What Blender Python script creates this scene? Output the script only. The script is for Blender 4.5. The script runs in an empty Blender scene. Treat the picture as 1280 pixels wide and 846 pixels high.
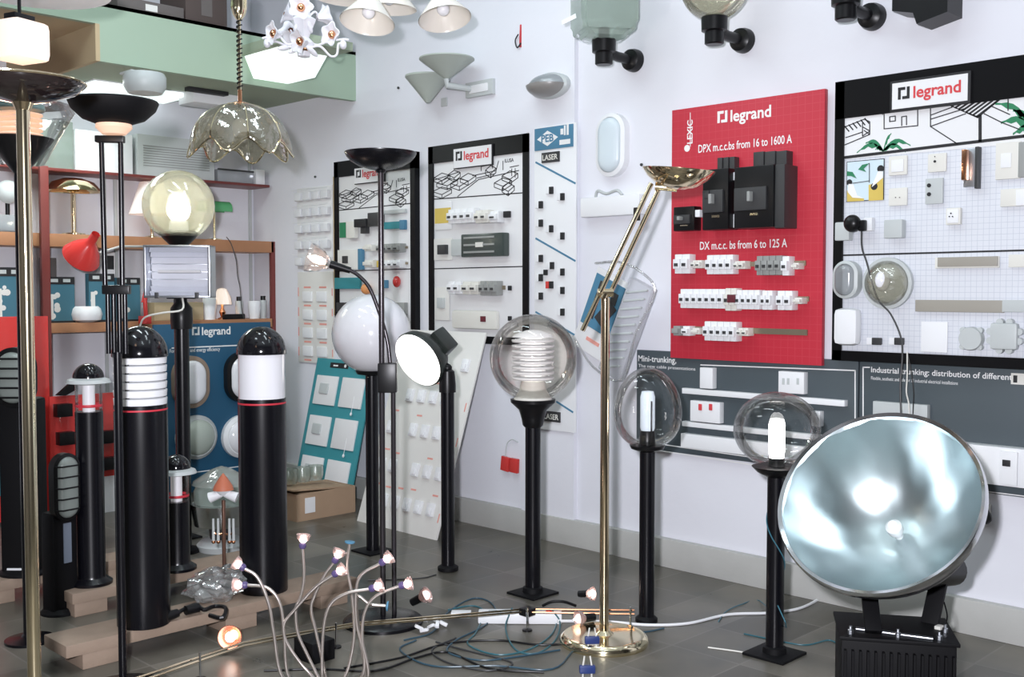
import bpy, bmesh, math, random
from mathutils import Vector as V, Matrix as M
random.seed(7)
PI = math.pi
SC = bpy.context.scene
COL = SC.collection
# ------------------------------------------------------------------ camera
FPX, H = 1345.0, 1.35
YAW, PITCH = math.radians(45.4), math.radians(2.6)
FW = V((math.sin(YAW)*math.cos(PITCH), math.cos(YAW)*math.cos(PITCH), -math.sin(PITCH)))
RT = V((math.cos(YAW), -math.sin(YAW), 0)); UP = RT.cross(FW)
CAM = V((0, 0, H))
cd = bpy.data.cameras.new('camera'); cam = bpy.data.objects.new('camera', cd); COL.objects.link(cam)
cam.location = CAM; cam.rotation_euler = (PI/2-PITCH, 0, -YAW)
cd.sensor_width = 36; cd.lens = 36*FPX/1280; cd.clip_start = .05
SC.camera = cam
SC.view_settings.view_transform = 'Standard'; SC.view_settings.look = 'None'
SC.view_settings.gamma = 1; SC.view_settings.exposure = -0.17; SC.view_settings.use_curve_mapping = False
w = bpy.data.worlds.new('world'); SC.world = w; w.use_nodes = True
w.node_tree.nodes['Background'].inputs[0].default_value = (.75, .85, 1, 1)
w.node_tree.nodes['Background'].inputs[1].default_value = .3
def area(name, loc, size, power, col, target=None, sy=None):
    l = bpy.data.lights.new(name, 'AREA'); l.energy = power; l.color = col; l.size = size
    if sy: l.shape = 'RECTANGLE'; l.size_y = sy
    o = bpy.data.objects.new(name, l); COL.objects.link(o); o.location = loc
    if target is not None: o.rotation_euler = (V(target)-V(loc)).to_track_quat('-Z', 'Y').to_euler()
    return o
def point(name, loc, power, col, r=.03):
    l = bpy.data.lights.new(name, 'POINT'); l.energy = power; l.color = col; l.shadow_soft_size = r
    o = bpy.data.objects.new(name, l); COL.objects.link(o); o.location = loc; return o
# ceiling fluorescents of the shop and the camera's flash
for fx, fy, pw in ((2.2, 4.4, 20), (3.1, 4.0, 13), (.9, 3.8, 24), (2.6, 2.6, 12), (3.2, 1.4, 4), (1.4, 1.2, 8)):
    area('fluorescent_tube', (fx, fy, 3.84), .12, pw, (.82, .95, 1), None, 1.2)
area('bulkhead_panel_light', (2.6, 6.15, 2.50), .55, 18, (.9, 1, .97), None, .4)
area('flash', CAM + RT*-.16 + UP*.16, .09, 235, (.93, .93, 1), CAM + FW*5 - RT*.9 + UP*.5)

# ------------------------------------------------------------------ picking points
XW, YB = 4.25, 6.82          # right wall, back wall
def ray(x, y): return FW + RT*((x-640)/FPX) - UP*((y-423)/FPX)
def fl(x, y, z=0.0):
    d = ray(x, y); return CAM + d*((z-H)/d.z)
def wx(x, y, off=0.0):
    d = ray(x, y); return CAM + d*((XW-off)/d.x)
def wy(x, y, Y=YB):
    d = ray(x, y); return CAM + d*(Y/d.y)
def at(x, y, D): return CAM + ray(x, y)*D
def dep(p): return (V(p)-CAM).dot(FW)
def zat(p, y):
    t = (423-y)/FPX; q = p[0], p[1]
    f = FW.x*q[0]+FW.y*q[1]; u = UP.x*q[0]+UP.y*q[1]
    return H + (t*f-u)/(UP.z-t*FW.z)
# ------------------------------------------------------------------ materials
MATS = {}
def mat(name, col, rough=.5, metal=0, emit=None, es=0, noise=.0, nscale=8, bump=0, spec=.5, coat=0, bscale=None):
    if name in MATS: return MATS[name]
    m = bpy.data.materials.new(name); m.use_nodes = True; nt = m.node_tree; b = nt.nodes['Principled BSDF']
    b.inputs['Base Color'].default_value = (*col, 1); b.inputs['Roughness'].default_value = rough
    b.inputs['Metallic'].default_value = metal; b.inputs['Specular IOR Level'].default_value = spec
    b.inputs['Coat Weight'].default_value = coat
    if emit: b.inputs['Emission Color'].default_value = (*emit, 1); b.inputs['Emission Strength'].default_value = es
    if noise or bump:
        tc = nt.nodes.new('ShaderNodeTexCoord'); n = nt.nodes.new('ShaderNodeTexNoise'); n.inputs['Scale'].default_value = nscale
        n.inputs['Detail'].default_value = 5; nt.links.new(tc.outputs['Object'], n.inputs['Vector'])
    if noise:
        r = nt.nodes.new('ShaderNodeMix'); r.data_type = 'RGBA'
        r.inputs[6].default_value = (*[max(0, c*(1-noise)) for c in col], 1); r.inputs[7].default_value = (*[min(1, c*(1+noise)) for c in col], 1)
        nt.links.new(n.outputs[0], r.inputs[0]); nt.links.new(r.outputs[2], b.inputs['Base Color'])
    if bump:
        n2 = nt.nodes.new('ShaderNodeTexNoise'); n2.inputs['Scale'].default_value = bscale or nscale*6; nt.links.new(tc.outputs['Object'], n2.inputs['Vector'])
        bp = nt.nodes.new('ShaderNodeBump'); bp.inputs['Strength'].default_value = bump; bp.inputs['Distance'].default_value = .004
        nt.links.new(n2.outputs[0], bp.inputs['Height']); nt.links.new(bp.outputs[0], b.inputs['Normal'])
    MATS[name] = m; return m
def glassy(name, tint, refl=.12, rough=.02, milk=0, milkcol=(.9, .9, .9), bumpy=0, bsc=60):
    """thin glass: clear with fresnel gloss, optionally a little milky"""
    if name in MATS: return MATS[name]
    m = bpy.data.materials.new(name); m.use_nodes = True; nt = m.node_tree; nt.nodes.clear(); N = nt.nodes.new; L = nt.links.new
    out = N('ShaderNodeOutputMaterial'); tr = N('ShaderNodeBsdfTransparent'); tr.inputs[0].default_value = (*tint, 1)
    gl = N('ShaderNodeBsdfGlossy'); gl.inputs['Roughness'].default_value = rough; gl.inputs[0].default_value = (.95, .95, .95, 1)
    lw = N('ShaderNodeLayerWeight'); lw.inputs[0].default_value = .22
    mp = N('ShaderNodeMath'); mp.operation = 'MULTIPLY_ADD'; mp.inputs[1].default_value = .8; mp.inputs[2].default_value = refl*.5
    L(lw.outputs['Fresnel'], mp.inputs[0]); cl = N('ShaderNodeClamp'); L(mp.outputs[0], cl.inputs[0])
    src = tr
    if milk:
        df = N('ShaderNodeBsdfDiffuse'); df.inputs[0].default_value = (*milkcol, 1); tl = N('ShaderNodeBsdfTranslucent'); tl.inputs[0].default_value = (*milkcol, 1)
        mx0 = N('ShaderNodeMixShader'); mx0.inputs[0].default_value = .5; L(df.outputs[0], mx0.inputs[1]); L(tl.outputs[0], mx0.inputs[2])
        mx = N('ShaderNodeMixShader'); mx.inputs[0].default_value = milk; L(tr.outputs[0], mx.inputs[1]); L(mx0.outputs[0], mx.inputs[2]); src = mx
    m2 = N('ShaderNodeMixShader'); L(cl.outputs[0], m2.inputs[0]); L(src.outputs[0], m2.inputs[1]); L(gl.outputs[0], m2.inputs[2]); L(m2.outputs[0], out.inputs[0])
    if bumpy:
        tc = N('ShaderNodeTexCoord'); n = N('ShaderNodeTexNoise'); n.inputs['Scale'].default_value = bsc; L(tc.outputs['Object'], n.inputs[0])
        bp = N('ShaderNodeBump'); bp.inputs['Strength'].default_value = bumpy; bp.inputs['Distance'].default_value = .01
        L(n.outputs[0], bp.inputs['Height']); L(bp.outputs[0], gl.inputs['Normal']); L(bp.outputs[0], lw.inputs['Normal'])
    MATS[name] = m; return m
def gridmat(name, col, line, g, wd, rough=.45):
    m = bpy.data.materials.new(name); m.use_nodes = True; nt = m.node_tree; N = nt.nodes.new; L = nt.links.new
    b = nt.nodes['Principled BSDF']; b.inputs['Roughness'].default_value = rough
    tc = N('ShaderNodeTexCoord'); sp = N('ShaderNodeSeparateXYZ'); L(tc.outputs['Object'], sp.inputs[0]); r = []
    for k in (0, 2):
        d = N('ShaderNodeMath'); d.operation = 'DIVIDE'; d.inputs[1].default_value = g; L(sp.outputs[k], d.inputs[0])
        f = N('ShaderNodeMath'); f.operation = 'FRACT'; L(d.outputs[0], f.inputs[0])
        c = N('ShaderNodeMath'); c.operation = 'LESS_THAN'; c.inputs[1].default_value = wd; L(f.outputs[0], c.inputs[0]); r.append(c)
    mx = N('ShaderNodeMath'); mx.operation = 'MAXIMUM'; L(r[0].outputs[0], mx.inputs[0]); L(r[1].outputs[0], mx.inputs[1])
    q = N('ShaderNodeMix'); q.data_type = 'RGBA'; q.inputs[6].default_value = (*col, 1); q.inputs[7].default_value = (*line, 1)
    L(mx.outputs[0], q.inputs[0]); L(q.outputs[2], b.inputs['Base Color']); MATS[name] = m; return m
def tilemat():
    m = bpy.data.materials.new('floor_tiles'); m.use_nodes = True; nt = m.node_tree; N = nt.nodes.new; L = nt.links.new
    b = nt.nodes['Principled BSDF']; b.inputs['Specular IOR Level'].default_value = .5
    tc = N('ShaderNodeTexCoord'); br = N('ShaderNodeTexBrick'); br.offset = 0; br.squash = 1
    br.inputs['Scale'].default_value = 1; br.inputs['Brick Width'].default_value = .3; br.inputs['Row Height'].default_value = .3
    br.inputs['Mortar Size'].default_value = .004; br.inputs['Color1'].default_value = (.085, .080, .068, 1); br.inputs['Color2'].default_value = (.155, .145, .125, 1)
    br.inputs['Mortar'].default_value = (.17, .16, .145, 1); L(tc.outputs['Object'], br.inputs[0])
    n = N('ShaderNodeTexNoise'); n.inputs['Scale'].default_value = 3.5; n.inputs['Detail'].default_value = 7; L(tc.outputs['Object'], n.inputs[0])
    q = N('ShaderNodeMix'); q.data_type = 'RGBA'; q.blend_type = 'MULTIPLY'; q.inputs[0].default_value = .9
    cr = N('ShaderNodeValToRGB'); cr.color_ramp.elements[0].position = .3; cr.color_ramp.elements[0].color = (.5, .52, .5, 1); cr.color_ramp.elements[1].position = .7; cr.color_ramp.elements[1].color = (1.35, 1.3, 1.25, 1)
    L(n.outputs[0], cr.inputs[0]); L(br.outputs[0], q.inputs[6]); L(cr.outputs[0], q.inputs[7]); L(q.outputs[2], b.inputs['Base Color'])
    r = N('ShaderNodeMapRange'); r.inputs[3].default_value = .18; r.inputs[4].default_value = .5; L(n.outputs[0], r.inputs[0]); L(r.outputs[0], b.inputs['Roughness'])
    return m
def reliefmat(name, col, rough, metal, wscale):
    m = mat(name, col, rough, metal); nt = m.node_tree; N = nt.nodes.new; L = nt.links.new
    tc = N('ShaderNodeTexCoord'); n = N('ShaderNodeTexNoise'); n.inputs['Scale'].default_value = wscale; n.inputs['Detail'].default_value = 1; L(tc.outputs['Object'], n.inputs[0])
    bp = N('ShaderNodeBump'); bp.inputs['Strength'].default_value = .5; bp.inputs['Distance'].default_value = .02; L(n.outputs[0], bp.inputs['Height']); L(bp.outputs[0], nt.nodes['Principled BSDF'].inputs['Normal'])
    return m
WALL = mat('white_wall_paint', (.74, .745, .80), .85, noise=.03, nscale=1.5, bump=.25, bscale=25)
CEIL = mat('ceiling_paint', (.60, .66, .66), .9, noise=.04, nscale=2)
GREEN = mat('pale_green_paint', (.33, .43, .33), .6, noise=.05, nscale=2, bump=.1)
GREEN2 = mat('olive_soffit_paint', (.34, .40, .30), .7, noise=.06, nscale=3)
TAN = mat('tan_board_and_lamplight', (.46, .36, .22), .7, noise=.08, nscale=4)
WALLD = mat('unseen_wall_darkened', (.13, .12, .12), .9, noise=.2, nscale=1)  # unseen walls coloured dark to cut reflections and bounced light
PLINTH = mat('grey_plinth', (.46, .46, .44), .7, noise=.12, nscale=6, bump=.2)
BLACK = mat('black_satin_metal', (.003, .003, .005), .27, spec=.42)
BLKG = mat('black_gloss_plastic', (.006, .006, .008), .12)
BLKP = mat('black_plastic', (.006, .006, .007), .34, spec=.3)
BLKM = mat('black_matt', (.004, .004, .005), .6, spec=.2)
BLKF = mat('black_frame', (.004, .004, .005), .35, spec=.2)
BRASS = mat('polished_brass', (.86, .71, .49), .10, 1, noise=.06, nscale=5)
PALEBRASS = mat('pale_brass', (.85, .75, .52), .13, 1, noise=.06, nscale=5)
COPPER = mat('copper', (.72, .36, .20), .2, 1, noise=.1, nscale=9)
CHROME = mat('chrome', (.75, .76, .78), .12, 1, noise=.03)
ALU = reliefmat('hammered_aluminium', (.50, .57, .585), .31, 1, 4.5)
ALUF = mat('brushed_aluminium', (.62, .65, .70), .33, 1, noise=.05, nscale=12)
WHITEP = mat('white_plastic', (.80, .81, .83), .4, noise=.02, nscale=10)
CREAM = mat('cream_plastic', (.72, .71, .66), .45, noise=.03, nscale=10)
GREYP = mat('light_grey_plastic', (.50, .53, .53), .45, noise=.04, nscale=10)
MGREY = mat('mid_grey_plastic', (.30, .31, .30), .45, noise=.05, nscale=12)
DGREY = mat('dark_grey_plastic', (.035, .036, .038), .45, noise=.1, nscale=12)
OPAL = mat('opal_glass', (.80, .80, .84), .12, noise=.01, coat=.5)
REDP = mat('red_enamel', (.62, .045, .04), .25, noise=.04, nscale=8, coat=.3)
REDL = mat('red_line', (.55, .03, .05), .5, noise=.03)
REDT = mat('red_ink', (.62, .05, .06), .6, noise=.03)
REDI = mat('faded_red_ink', (.75, .33, .28), .6, noise=.1, nscale=40)
INK = mat('black_ink', (.012, .012, .014), .6, noise=.1)
WINK = mat('white_ink', (.82, .82, .82), .6, noise=.02)
GINK = mat('green_ink', (.02, .20, .09), .6, noise=.1)
YINK = mat('yellow_ink', (.62, .46, .10), .6, noise=.1)
BINK = mat('blue_ink', (.07, .21, .33), .6, noise=.08)
PINK = mat('pale_blue_ink', (.60, .72, .78), .6, noise=.03)
TEAL = mat('teal_card', (.04, .26, .30), .6, noise=.05, nscale=6)
BLUEB = mat('blue_board', (.014, .085, .165), .5, noise=.08, nscale=5)
GREYB = mat('slate_board', (.062, .080, .092), .5, noise=.06, nscale=5)
WCARD = mat('white_card', (.76, .76, .77), .6, noise=.03, nscale=6)
ICARD = mat('ivory_card', (.72, .71, .68), .65, noise=.04, nscale=6)
REDG = gridmat('red_grid_board', (.50, .024, .045), (.53, .048, .068), .035, .06)
WHITG = gridmat('white_grid_board', (.68, .70, .75), (.50, .53, .60), .022, .07)
WOOD = mat('raw_pine', (.27, .20, .15), .7, noise=.25, nscale=9, bump=.3)
SHELFW = mat('orange_brown_shelf', (.42, .20, .10), .5, noise=.2, nscale=7)
SHELFR = mat('red_brown_upright', (.17, .035, .03), .4, noise=.15, nscale=7)
CARDB = mat('brown_cardboard', (.38, .26, .17), .8, noise=.12, nscale=9)
DBOX = mat('dark_taupe_box', (.12, .105, .10), .7, noise=.15, nscale=5)
GLASS = glassy('clear_glass', (.99, .985, .98), .03)
GLASSA = glassy('champagne_glass', (.985, .955, .925), .03)
GLASSS = glassy('smoked_glass', (.62, .58, .46), .3, .08, .45, (.30, .29, .22), .5, 25)
GLASSG = glassy('green_tinted_glass', (.72, .80, .74), .15, .05, .55, (.60, .68, .63))
GLASSY = glassy('yellow_opal_glass', (.93, .91, .80), .2, .06, .40, (.50, .49, .38))
PLAST = glassy('clear_plastic', (.93, .93, .93), .18, .12, .22, (.85, .86, .88), .8, 30)
PLASTF = glassy('frosted_plastic', (.85, .87, .90), .15, .15, .45, (.80, .83, .86))
PLASTW = glassy('white_translucent_plastic', (.97, .97, .99), .03, .3, .45, (.92, .93, .96))
BAG = glassy('clear_plastic_bag', (.93, .93, .93), .3, .1, .15, (.85, .85, .85), 1.0, 18)
def glow(name, col, s): return mat(name, (.9, .9, .9), .5, 0, col, s)
GW = glow('white_lamp_glow', (1, .98, .95), 14)
GWS = glow('soft_white_glow', (1, .98, .93), 1.6)
GPAR = glow('flood_lens_glow', (1, .97, .90), 2.6)
GHOT = glow('halogen_glow', (1, .78, .62), 16)
GPINK = glow('halogen_reflector_glow', (1, .66, .55), 1.1)
GPEACH = mat('peach_glow', (.5, .36, .28), .5, 0, (1, .60, .40), .72)
GWARM = mat('warm_cube_glow', (.55, .48, .42), .5, 0, (1, .76, .60), .66)
GSH = glow('lit_fabric_shade', (1, .60, .32), .45)
GTUBE = glow('fluorescent_glow', (.88, 1, .97), 1.0)
GFLOOD = glow('filament_glow', (1, .9, .8), 3)

# ------------------------------------------------------------------ mesh builder
class B:
    def __init__(s): s.bm = bmesh.new(); s.mats = []; s.mi = 0; s.x = M()
    def m(s, material):
        if material not in s.mats: s.mats.append(material)
        s.mi = s.mats.index(material); return s
    def _f(s, vs):
        try: f = s.bm.faces.new(vs)
        except ValueError: return
        f.material_index = s.mi; f.smooth = True
    def _v(s, p): return s.bm.verts.new(s.x @ V(p))
    def box(s, c, d, rot=None, bev=0):
        """c centre, d full size"""
        tmp = bmesh.new(); bmesh.ops.create_cube(tmp, size=1)
        bmesh.ops.scale(tmp, vec=V(d), verts=tmp.verts)
        if bev: bmesh.ops.bevel(tmp, geom=tmp.edges[:]+tmp.verts[:], offset=min(bev, min(d)*.45), segments=2, affect='EDGES', profile=.6)
        mm = M.Translation(V(c)) @ (rot.to_4x4() if rot is not None else M())
        s.add(tmp, mm); return s
    def add(s, tmp, mm=M()):
        vm = {}
        for v in tmp.verts: vm[v] = s._v(mm @ v.co)
        for f in tmp.faces: s._f([vm[v] for v in f.verts])
        tmp.free()
    def lathe(s, prof, c=(0, 0, 0), seg=32, rot=None, cap=True, mod=None, axis=None):
        c = V(c); Rm = rot or M.Identity(3)
        if axis is not None: Rm = V(axis).to_track_quat('Z', 'Y').to_matrix()
        rings = []
        for r, z in prof:
            if r < 1e-5: rings.append([s._v(c+Rm @ V((0, 0, z)))]); continue
            ring = []
            for i in range(seg):
                a = 2*PI*i/seg; rr, zz = (mod(r, z, a) if mod else (r, z))
                ring.append(s._v(c+Rm @ V((rr*math.cos(a), rr*math.sin(a), zz))))
            rings.append(ring)
        for a, b in zip(rings, rings[1:]):
            if len(a) == 1 and len(b) == 1: continue
            for i in range(seg):
                j = (i+1) % seg
                if len(a) == 1: s._f([a[0], b[j], b[i]])
                elif len(b) == 1: s._f([a[i], a[j], b[0]])
                else: s._f([a[i], a[j], b[j], b[i]])
        if cap:
            if len(rings[0]) > 2: s._f(rings[0][::-1])
            if len(rings[-1]) > 2: s._f(rings[-1])
        return s
    def tube(s, pts, r, seg=10, smooth=0, cap=True, closed=False):
        pts = [V(p) for p in pts]
        if smooth and len(pts) > 2: pts = spline(pts, smooth)
        rs = r if isinstance(r, (list, tuple)) else [r]*len(pts)
        if len(rs) != len(pts): rs = [rs[0]+(rs[-1]-rs[0])*i/(len(pts)-1) for i in range(len(pts))]
        n = len(pts); rings = []; t0 = (pts[1]-pts[0]).normalized()
        u = t0.cross(V((0, 0, 1)));  u = t0.cross(V((1, 0, 0))) if u.length < .1 else u; u.normalize()
        for i, p in enumerate(pts):
            t = (pts[min(i+1, n-1)]-pts[max(i-1, 0)]).normalized()
            u = (u-t*u.dot(t)).normalized(); w_ = t.cross(u)
            rings.append([s._v(p+(u*math.cos(2*PI*k/seg)+w_*math.sin(2*PI*k/seg))*rs[i]) for k in range(seg)])
        for a, b in zip(rings, rings[1:]):
            for k in range(seg): j = (k+1) % seg; s._f([a[k], a[j], b[j], b[k]])
        if closed:
            a, b = rings[-1], rings[0]
            for k in range(seg): j = (k+1) % seg; s._f([a[k], a[j], b[j], b[k]])
        elif cap: s._f(rings[0][::-1]); s._f(rings[-1])
        return s
    def ball(s, c, r, sc=(1, 1, 1), seg=32, rings=16, a0=0, a1=PI, rot=None, cap=False):
        prof = [(r*math.sin(a0+(a1-a0)*i/rings)*sc[0], r*math.cos(a0+(a1-a0)*i/rings)*sc[2]) for i in range(rings+1)]
        return s.lathe(prof, c, seg, rot, cap)
    def prism(s, pts, y0, y1, M_=None):
        """polygon of (x,z) extruded from y0 to y1"""
        k = M_ or M()
        a = [s._v(k @ V((p[0], y0, p[1]))) for p in pts]; b = [s._v(k @ V((p[0], y1, p[1]))) for p in pts]
        s._f(a); s._f(b[::-1]); n = len(pts)
        for i in range(n): j = (i+1) % n; s._f([a[j], a[i], b[i], b[j]])
        return s
    def line(s, p, q, wd, y, th=.0012):
        """flat stroke on a board face in (x,z)"""
        p, q = V((p[0], 0, p[1])), V((q[0], 0, q[1])); d = (q-p); L = d.length
        if L < 1e-6: return s
        ang = math.atan2(d.z, d.x)
        return s.box(((p.x+q.x)/2, y-th/2, (p.z+q.z)/2), (L+wd*.6, th, wd), M.Rotation(-ang, 3, 'Y'))
    def text(s, body, x, z, y, width=None, size=None, bold=0, align='LEFT', th=.001, shear=0):
        k = (body, bold, shear)
        if k not in TXT:
            c = bpy.data.curves.new('lettering', 'FONT'); c.body = body; c.size = 1; c.offset = bold; c.shear = shear
            c.resolution_u = 3; c.extrude = 0
            o = bpy.data.objects.new('lettering', c); COL.objects.link(o); bpy.context.view_layer.update()
            me = bpy.data.meshes.new_from_object(o.evaluated_get(bpy.context.evaluated_depsgraph_get()))
            bpy.data.objects.remove(o); bpy.data.curves.remove(c); TXT[k] = me
        me = TXT[k]
        x0 = min(v.co.x for v in me.vertices); x1 = max(v.co.x for v in me.vertices); z1 = max(v.co.y for v in me.vertices); z0 = min(v.co.y for v in me.vertices)
        sx = width/(x1-x0) if width else size
        sz = size if size else sx
        vs = [s._v((x+(v.co.x-x0)*sx, y-th, z+v.co.y*sz)) for v in me.vertices]
        for p in me.polygons: s._f([vs[i] for i in p.vertices])
        return s
    def obj(s, name, material=None, parent=None, loc=None, rotz=0, label=None, bev=0):
        bm = s.bm; bmesh.ops.recalc_face_normals(bm, faces=bm.faces[:])
        for e in bm.edges:
            if len(e.link_faces) == 2: e.smooth = e.calc_face_angle(0) < math.radians(38)
        me = bpy.data.meshes.new(name); bm.to_mesh(me); bm.free()
        for k in (s.mats or [material]): me.materials.append(k)
        o = bpy.data.objects.new(name, me); COL.objects.link(o)
        if parent is not None: o.parent = parent
        if loc is not None: o.location = loc
        if rotz: o.rotation_euler[2] = rotz
        if label: o['label'] = label
        return o
TXT = {}
def spline(pts, n):
    out = []; P = [pts[0]*2-pts[1]]+pts+[pts[-1]*2-pts[-2]]
    for i in range(1, len(P)-2):
        p0, p1, p2, p3 = P[i-1:i+3]
        for k in range(n):
            t = k/n; out.append(.5*((2*p1)+(p2-p0)*t+(2*p0-5*p1+4*p2-p3)*t*t+(3*p1-p0-3*p2+p3)*t**3))
    return out+[pts[-1]]
def tag(o, label, cat, group=None, kind=None):
    o['label'] = label; o['category'] = cat
    if group: o['group'] = group
    if kind: o['kind'] = kind
    return o
def thing(name, label, cat, loc=(0, 0, 0), rotz=0, group=None):
    o = bpy.data.objects.new(name, None); COL.objects.link(o); o.location = loc; o.rotation_euler[2] = rotz; o.empty_display_size = .05
    return tag(o, label, cat, group)
def struct(name, b, m, label, cat): return tag(b.obj(name, m), label, cat, kind='structure')
def dup(root, loc=None, rotz=None, label=None):
    r = root.copy(); COL.objects.link(r)
    if loc is not None: r.location = loc
    if rotz is not None: r.rotation_euler[2] = rotz
    if label: r['label'] = label
    for ch in list(root.children):
        c = ch.copy(); COL.objects.link(c); c.parent = r
        for g in list(ch.children): d = g.copy(); COL.objects.link(d); d.parent = c
    return r
def bx(c, d, m, name, parent, rot=None, bev=.002, label=None): return B().box(c, d, rot, bev).obj(name, m, parent, label=label)
RW = -PI/2     # things on the right wall face the room: local x runs to the right, local -y out of the wall

# ================================================================== SETTING
X0, Y0, ZC = -1.6, -1.8, 3.9
b = B().box(((X0+XW)/2, (Y0+YB)/2, -.05), (XW-X0+.4, YB-Y0+.4, .1)); struct('floor', b, tilemat(), 'dark brown-grey square floor tiles of the showroom', 'floor')
b = B().box(((X0+XW)/2, (Y0+YB)/2, ZC+.05), (XW-X0+.4, YB-Y0+.4, .1)); struct('ceiling', b, CEIL, 'pale ceiling above the showroom', 'ceiling')
b = B().box((XW+.06, (Y0+YB)/2, ZC/2), (.12, YB-Y0+.2, ZC)); struct('wall_right', b, WALL, 'long white wall hung with display boards and wall lamps', 'wall')
b = B().box(((X0+XW)/2, YB+.06, ZC/2), (XW-X0+.3, .12, ZC)); struct('wall_back', b, WALL, 'white wall behind the wooden shelves', 'wall')
b = B().box((X0-.06, (Y0+YB)/2, ZC/2), (.12, YB-Y0+.2, ZC)); struct('wall_left', b, WALLD, 'unseen left wall outside the frame, darkened to cut reflections', 'wall')
b = B().box(((X0+XW)/2, Y0-.06, ZC/2), (XW-X0+.3, .12, ZC)); struct('wall_near', b, WALLD, 'unseen wall behind the camera, darkened to cut reflections', 'wall')
yp = wx(722, 400).y
b = B().box((XW-.015, (yp+yp+.38)/2, ZC/2), (.03, .38, ZC)); struct('trim_1', b, WALL, 'shallow white pilaster carrying the narrow switch panel', 'pilaster')
b = B().box((XW-.02, (Y0+YB)/2, .07), (.04, YB-Y0, .14), None, .006); struct('baseboard_right', b, PLINTH, 'grey painted plinth along the foot of the long wall', 'baseboard')
b = B().box(((X0+XW)/2, YB-.012, .06), (XW-X0, .024, .12), None, .004); struct('baseboard_back', b, PLINTH, 'grey plinth along the foot of the wall behind the shelves', 'baseboard')
# green bulkhead running along the back wall
FY = wx(445, 126).y; FZ0 = wx(445, 126).z; FZ1 = wx(445, 65).z; UZ = wx(396, 122).z
XC = wy(125, 58, FY).x; ZN = wy(125, 30, FY).z
b = B(); b.m(GREEN).box(((X0+XW)/2, FY+.02, (ZN+FZ1)/2), (XW-X0, .04, FZ1-ZN)); b.box(((XC+XW)/2, FY+.02, (FZ0+ZN)/2), (XW-XC, .04, ZN-FZ0))
b.m(GREEN2).box(((XC+XW)/2, (FY+YB)/2+.02, UZ+.03), (XW-XC, YB-FY-.05, .06))
struct('trim_2', b, None, 'pale green painted bulkhead below the ceiling along the back wall', 'bulkhead')
b = B(); b.box(((X0+XC)/2, (FY+YB)/2+.02, ZN+.02), (XC-X0, YB-FY-.04, .04)); b.box((XC-.012, (FY+YB)/2, (FZ0+ZN)/2), (.024, YB-FY, ZN-FZ0))  # tan stands in for warm lamplight falling on the green bulkhead
struct('trim_3', b, TAN, 'end and underside of the green bulkhead at upper left, warm lamplight painted as tan', 'bulkhead')

# ================================================================== display boards on the right wall
def logo(parent, x, z, wd, y, minkm, txtm, name='logo', hgt=None):
    """square mark followed by the word, wd overall"""
    k = wd*.19; hh = hgt or k; b = B(); t = k*.24
    b.m(minkm)
    for (cx, cz, sx, sz) in ((x+t/2, z+hh*.5, t, hh), (x+k-t/2, z+hh*.5, t, hh), (x+k*.31, z+hh-t/2, k*.62, t), (x+k*.88, z+hh-t/2, k*.24, t), (x+k*.12, z+t/2, k*.24, t), (x+k*.69, z+t/2, k*.62, t)):
        th_ = .0012 if sz > sx else .0018; b.box((cx, y-th_/2-.0002, cz), (sx, th_, sz))
    b.m(txtm).text('legrand', x+k*1.32, z, y, width=wd-k*1.32, bold=.022, th=.0014)
    return b.obj(name, None, parent)
class Board:
    """flat board on the right wall; pixels give its corners"""
    def __init__(s, x0, x1, yt, yb, name, label, th=.03, wall_off=0.0, cat='display board', z0=None, z1=None):
        s.off = wall_off+th; a = wx(x0, yt, s.off); c = wx(x0, yb, s.off); d = wx(x1, yt, s.off)
        s.y0 = a.y; s.z0 = c.z if z0 is None else z0; s.z1 = a.z if z1 is None else z1; s.W = a.y-d.y; s.h = s.z1-s.z0; s.th = th
        s.o = thing(name, label, cat, (XW-wall_off, s.y0, s.z0), RW)
    def uz(s, x, y, out=0): p = wx(x, y, s.off+out); return (s.y0-p.y, p.z-s.z0)
    def rect(s, x0, y0, x1, y1, out=0):
        xm = (x0+x1)/2; ym = (y0+y1)/2
        u0 = s.uz(x0, ym)[0]; u1 = s.uz(x1, ym)[0]; v1 = s.uz(xm, y0)[1]; v0 = s.uz(xm, y1)[1]
        return u0, v0, u1, v1
    def dev(s, x0, y0, x1, y1, d, m, name, bev=.003, parent=None, base=0, label=None):
        u0, v0, u1, v1 = s.rect(x0, y0, x1, y1)
        return B().box(((u0+u1)/2, -s.th-base-d/2, (v0+v1)/2), (u1-u0, d, v1-v0), None, bev).obj(name, m, parent or s.o, label=label)
    def panel(s, m, name='panel', bev=.002): return bx((s.W/2, -s.th/2, s.h/2), (s.W, s.th, s.h), m, name, s.o, bev=bev)
def framed(bd, fw, top, face, frame=BLKF):
    """black frame round a pale face; top = height of the black head strip"""
    t = bd.th; b = B()
    for c, d in (((fw/2, bd.h/2), (fw, bd.h)), ((bd.W-fw/2, bd.h/2), (fw, bd.h)), ((bd.W/2, fw/2), (bd.W, fw)), ((bd.W/2, bd.h-top/2), (bd.W, top))):
        b.box((c[0], -t/2-.003, c[1]), (d[0], t+.006, d[1]))
    b.obj('frame', frame, bd.o)
    bx((bd.W/2, -(t-.004)/2, bd.h/2), (bd.W-fw, t-.004, bd.h-fw), face, 'panel', bd.o)
def strokes(bd, segs, m, wd, name, parent=None, y=None):
    b = B(); yy = -(bd.th-.004) if y is None else y
    for s_ in segs:
        P = [bd.uz(*p) for p in s_]
        for p, q in zip(P, P[1:]): b.line(p, q, wd, yy, .0015)
    return b.obj(name, m, parent or bd.o)
def fill(bd, pts, m, name, y=None, th=.0012):
    b = B(); yy = -(bd.th-.004) if y is None else y
    b.prism([bd.uz(*p) for p in pts], yy-th, yy); return b.obj(name, m, bd.o)

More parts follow.
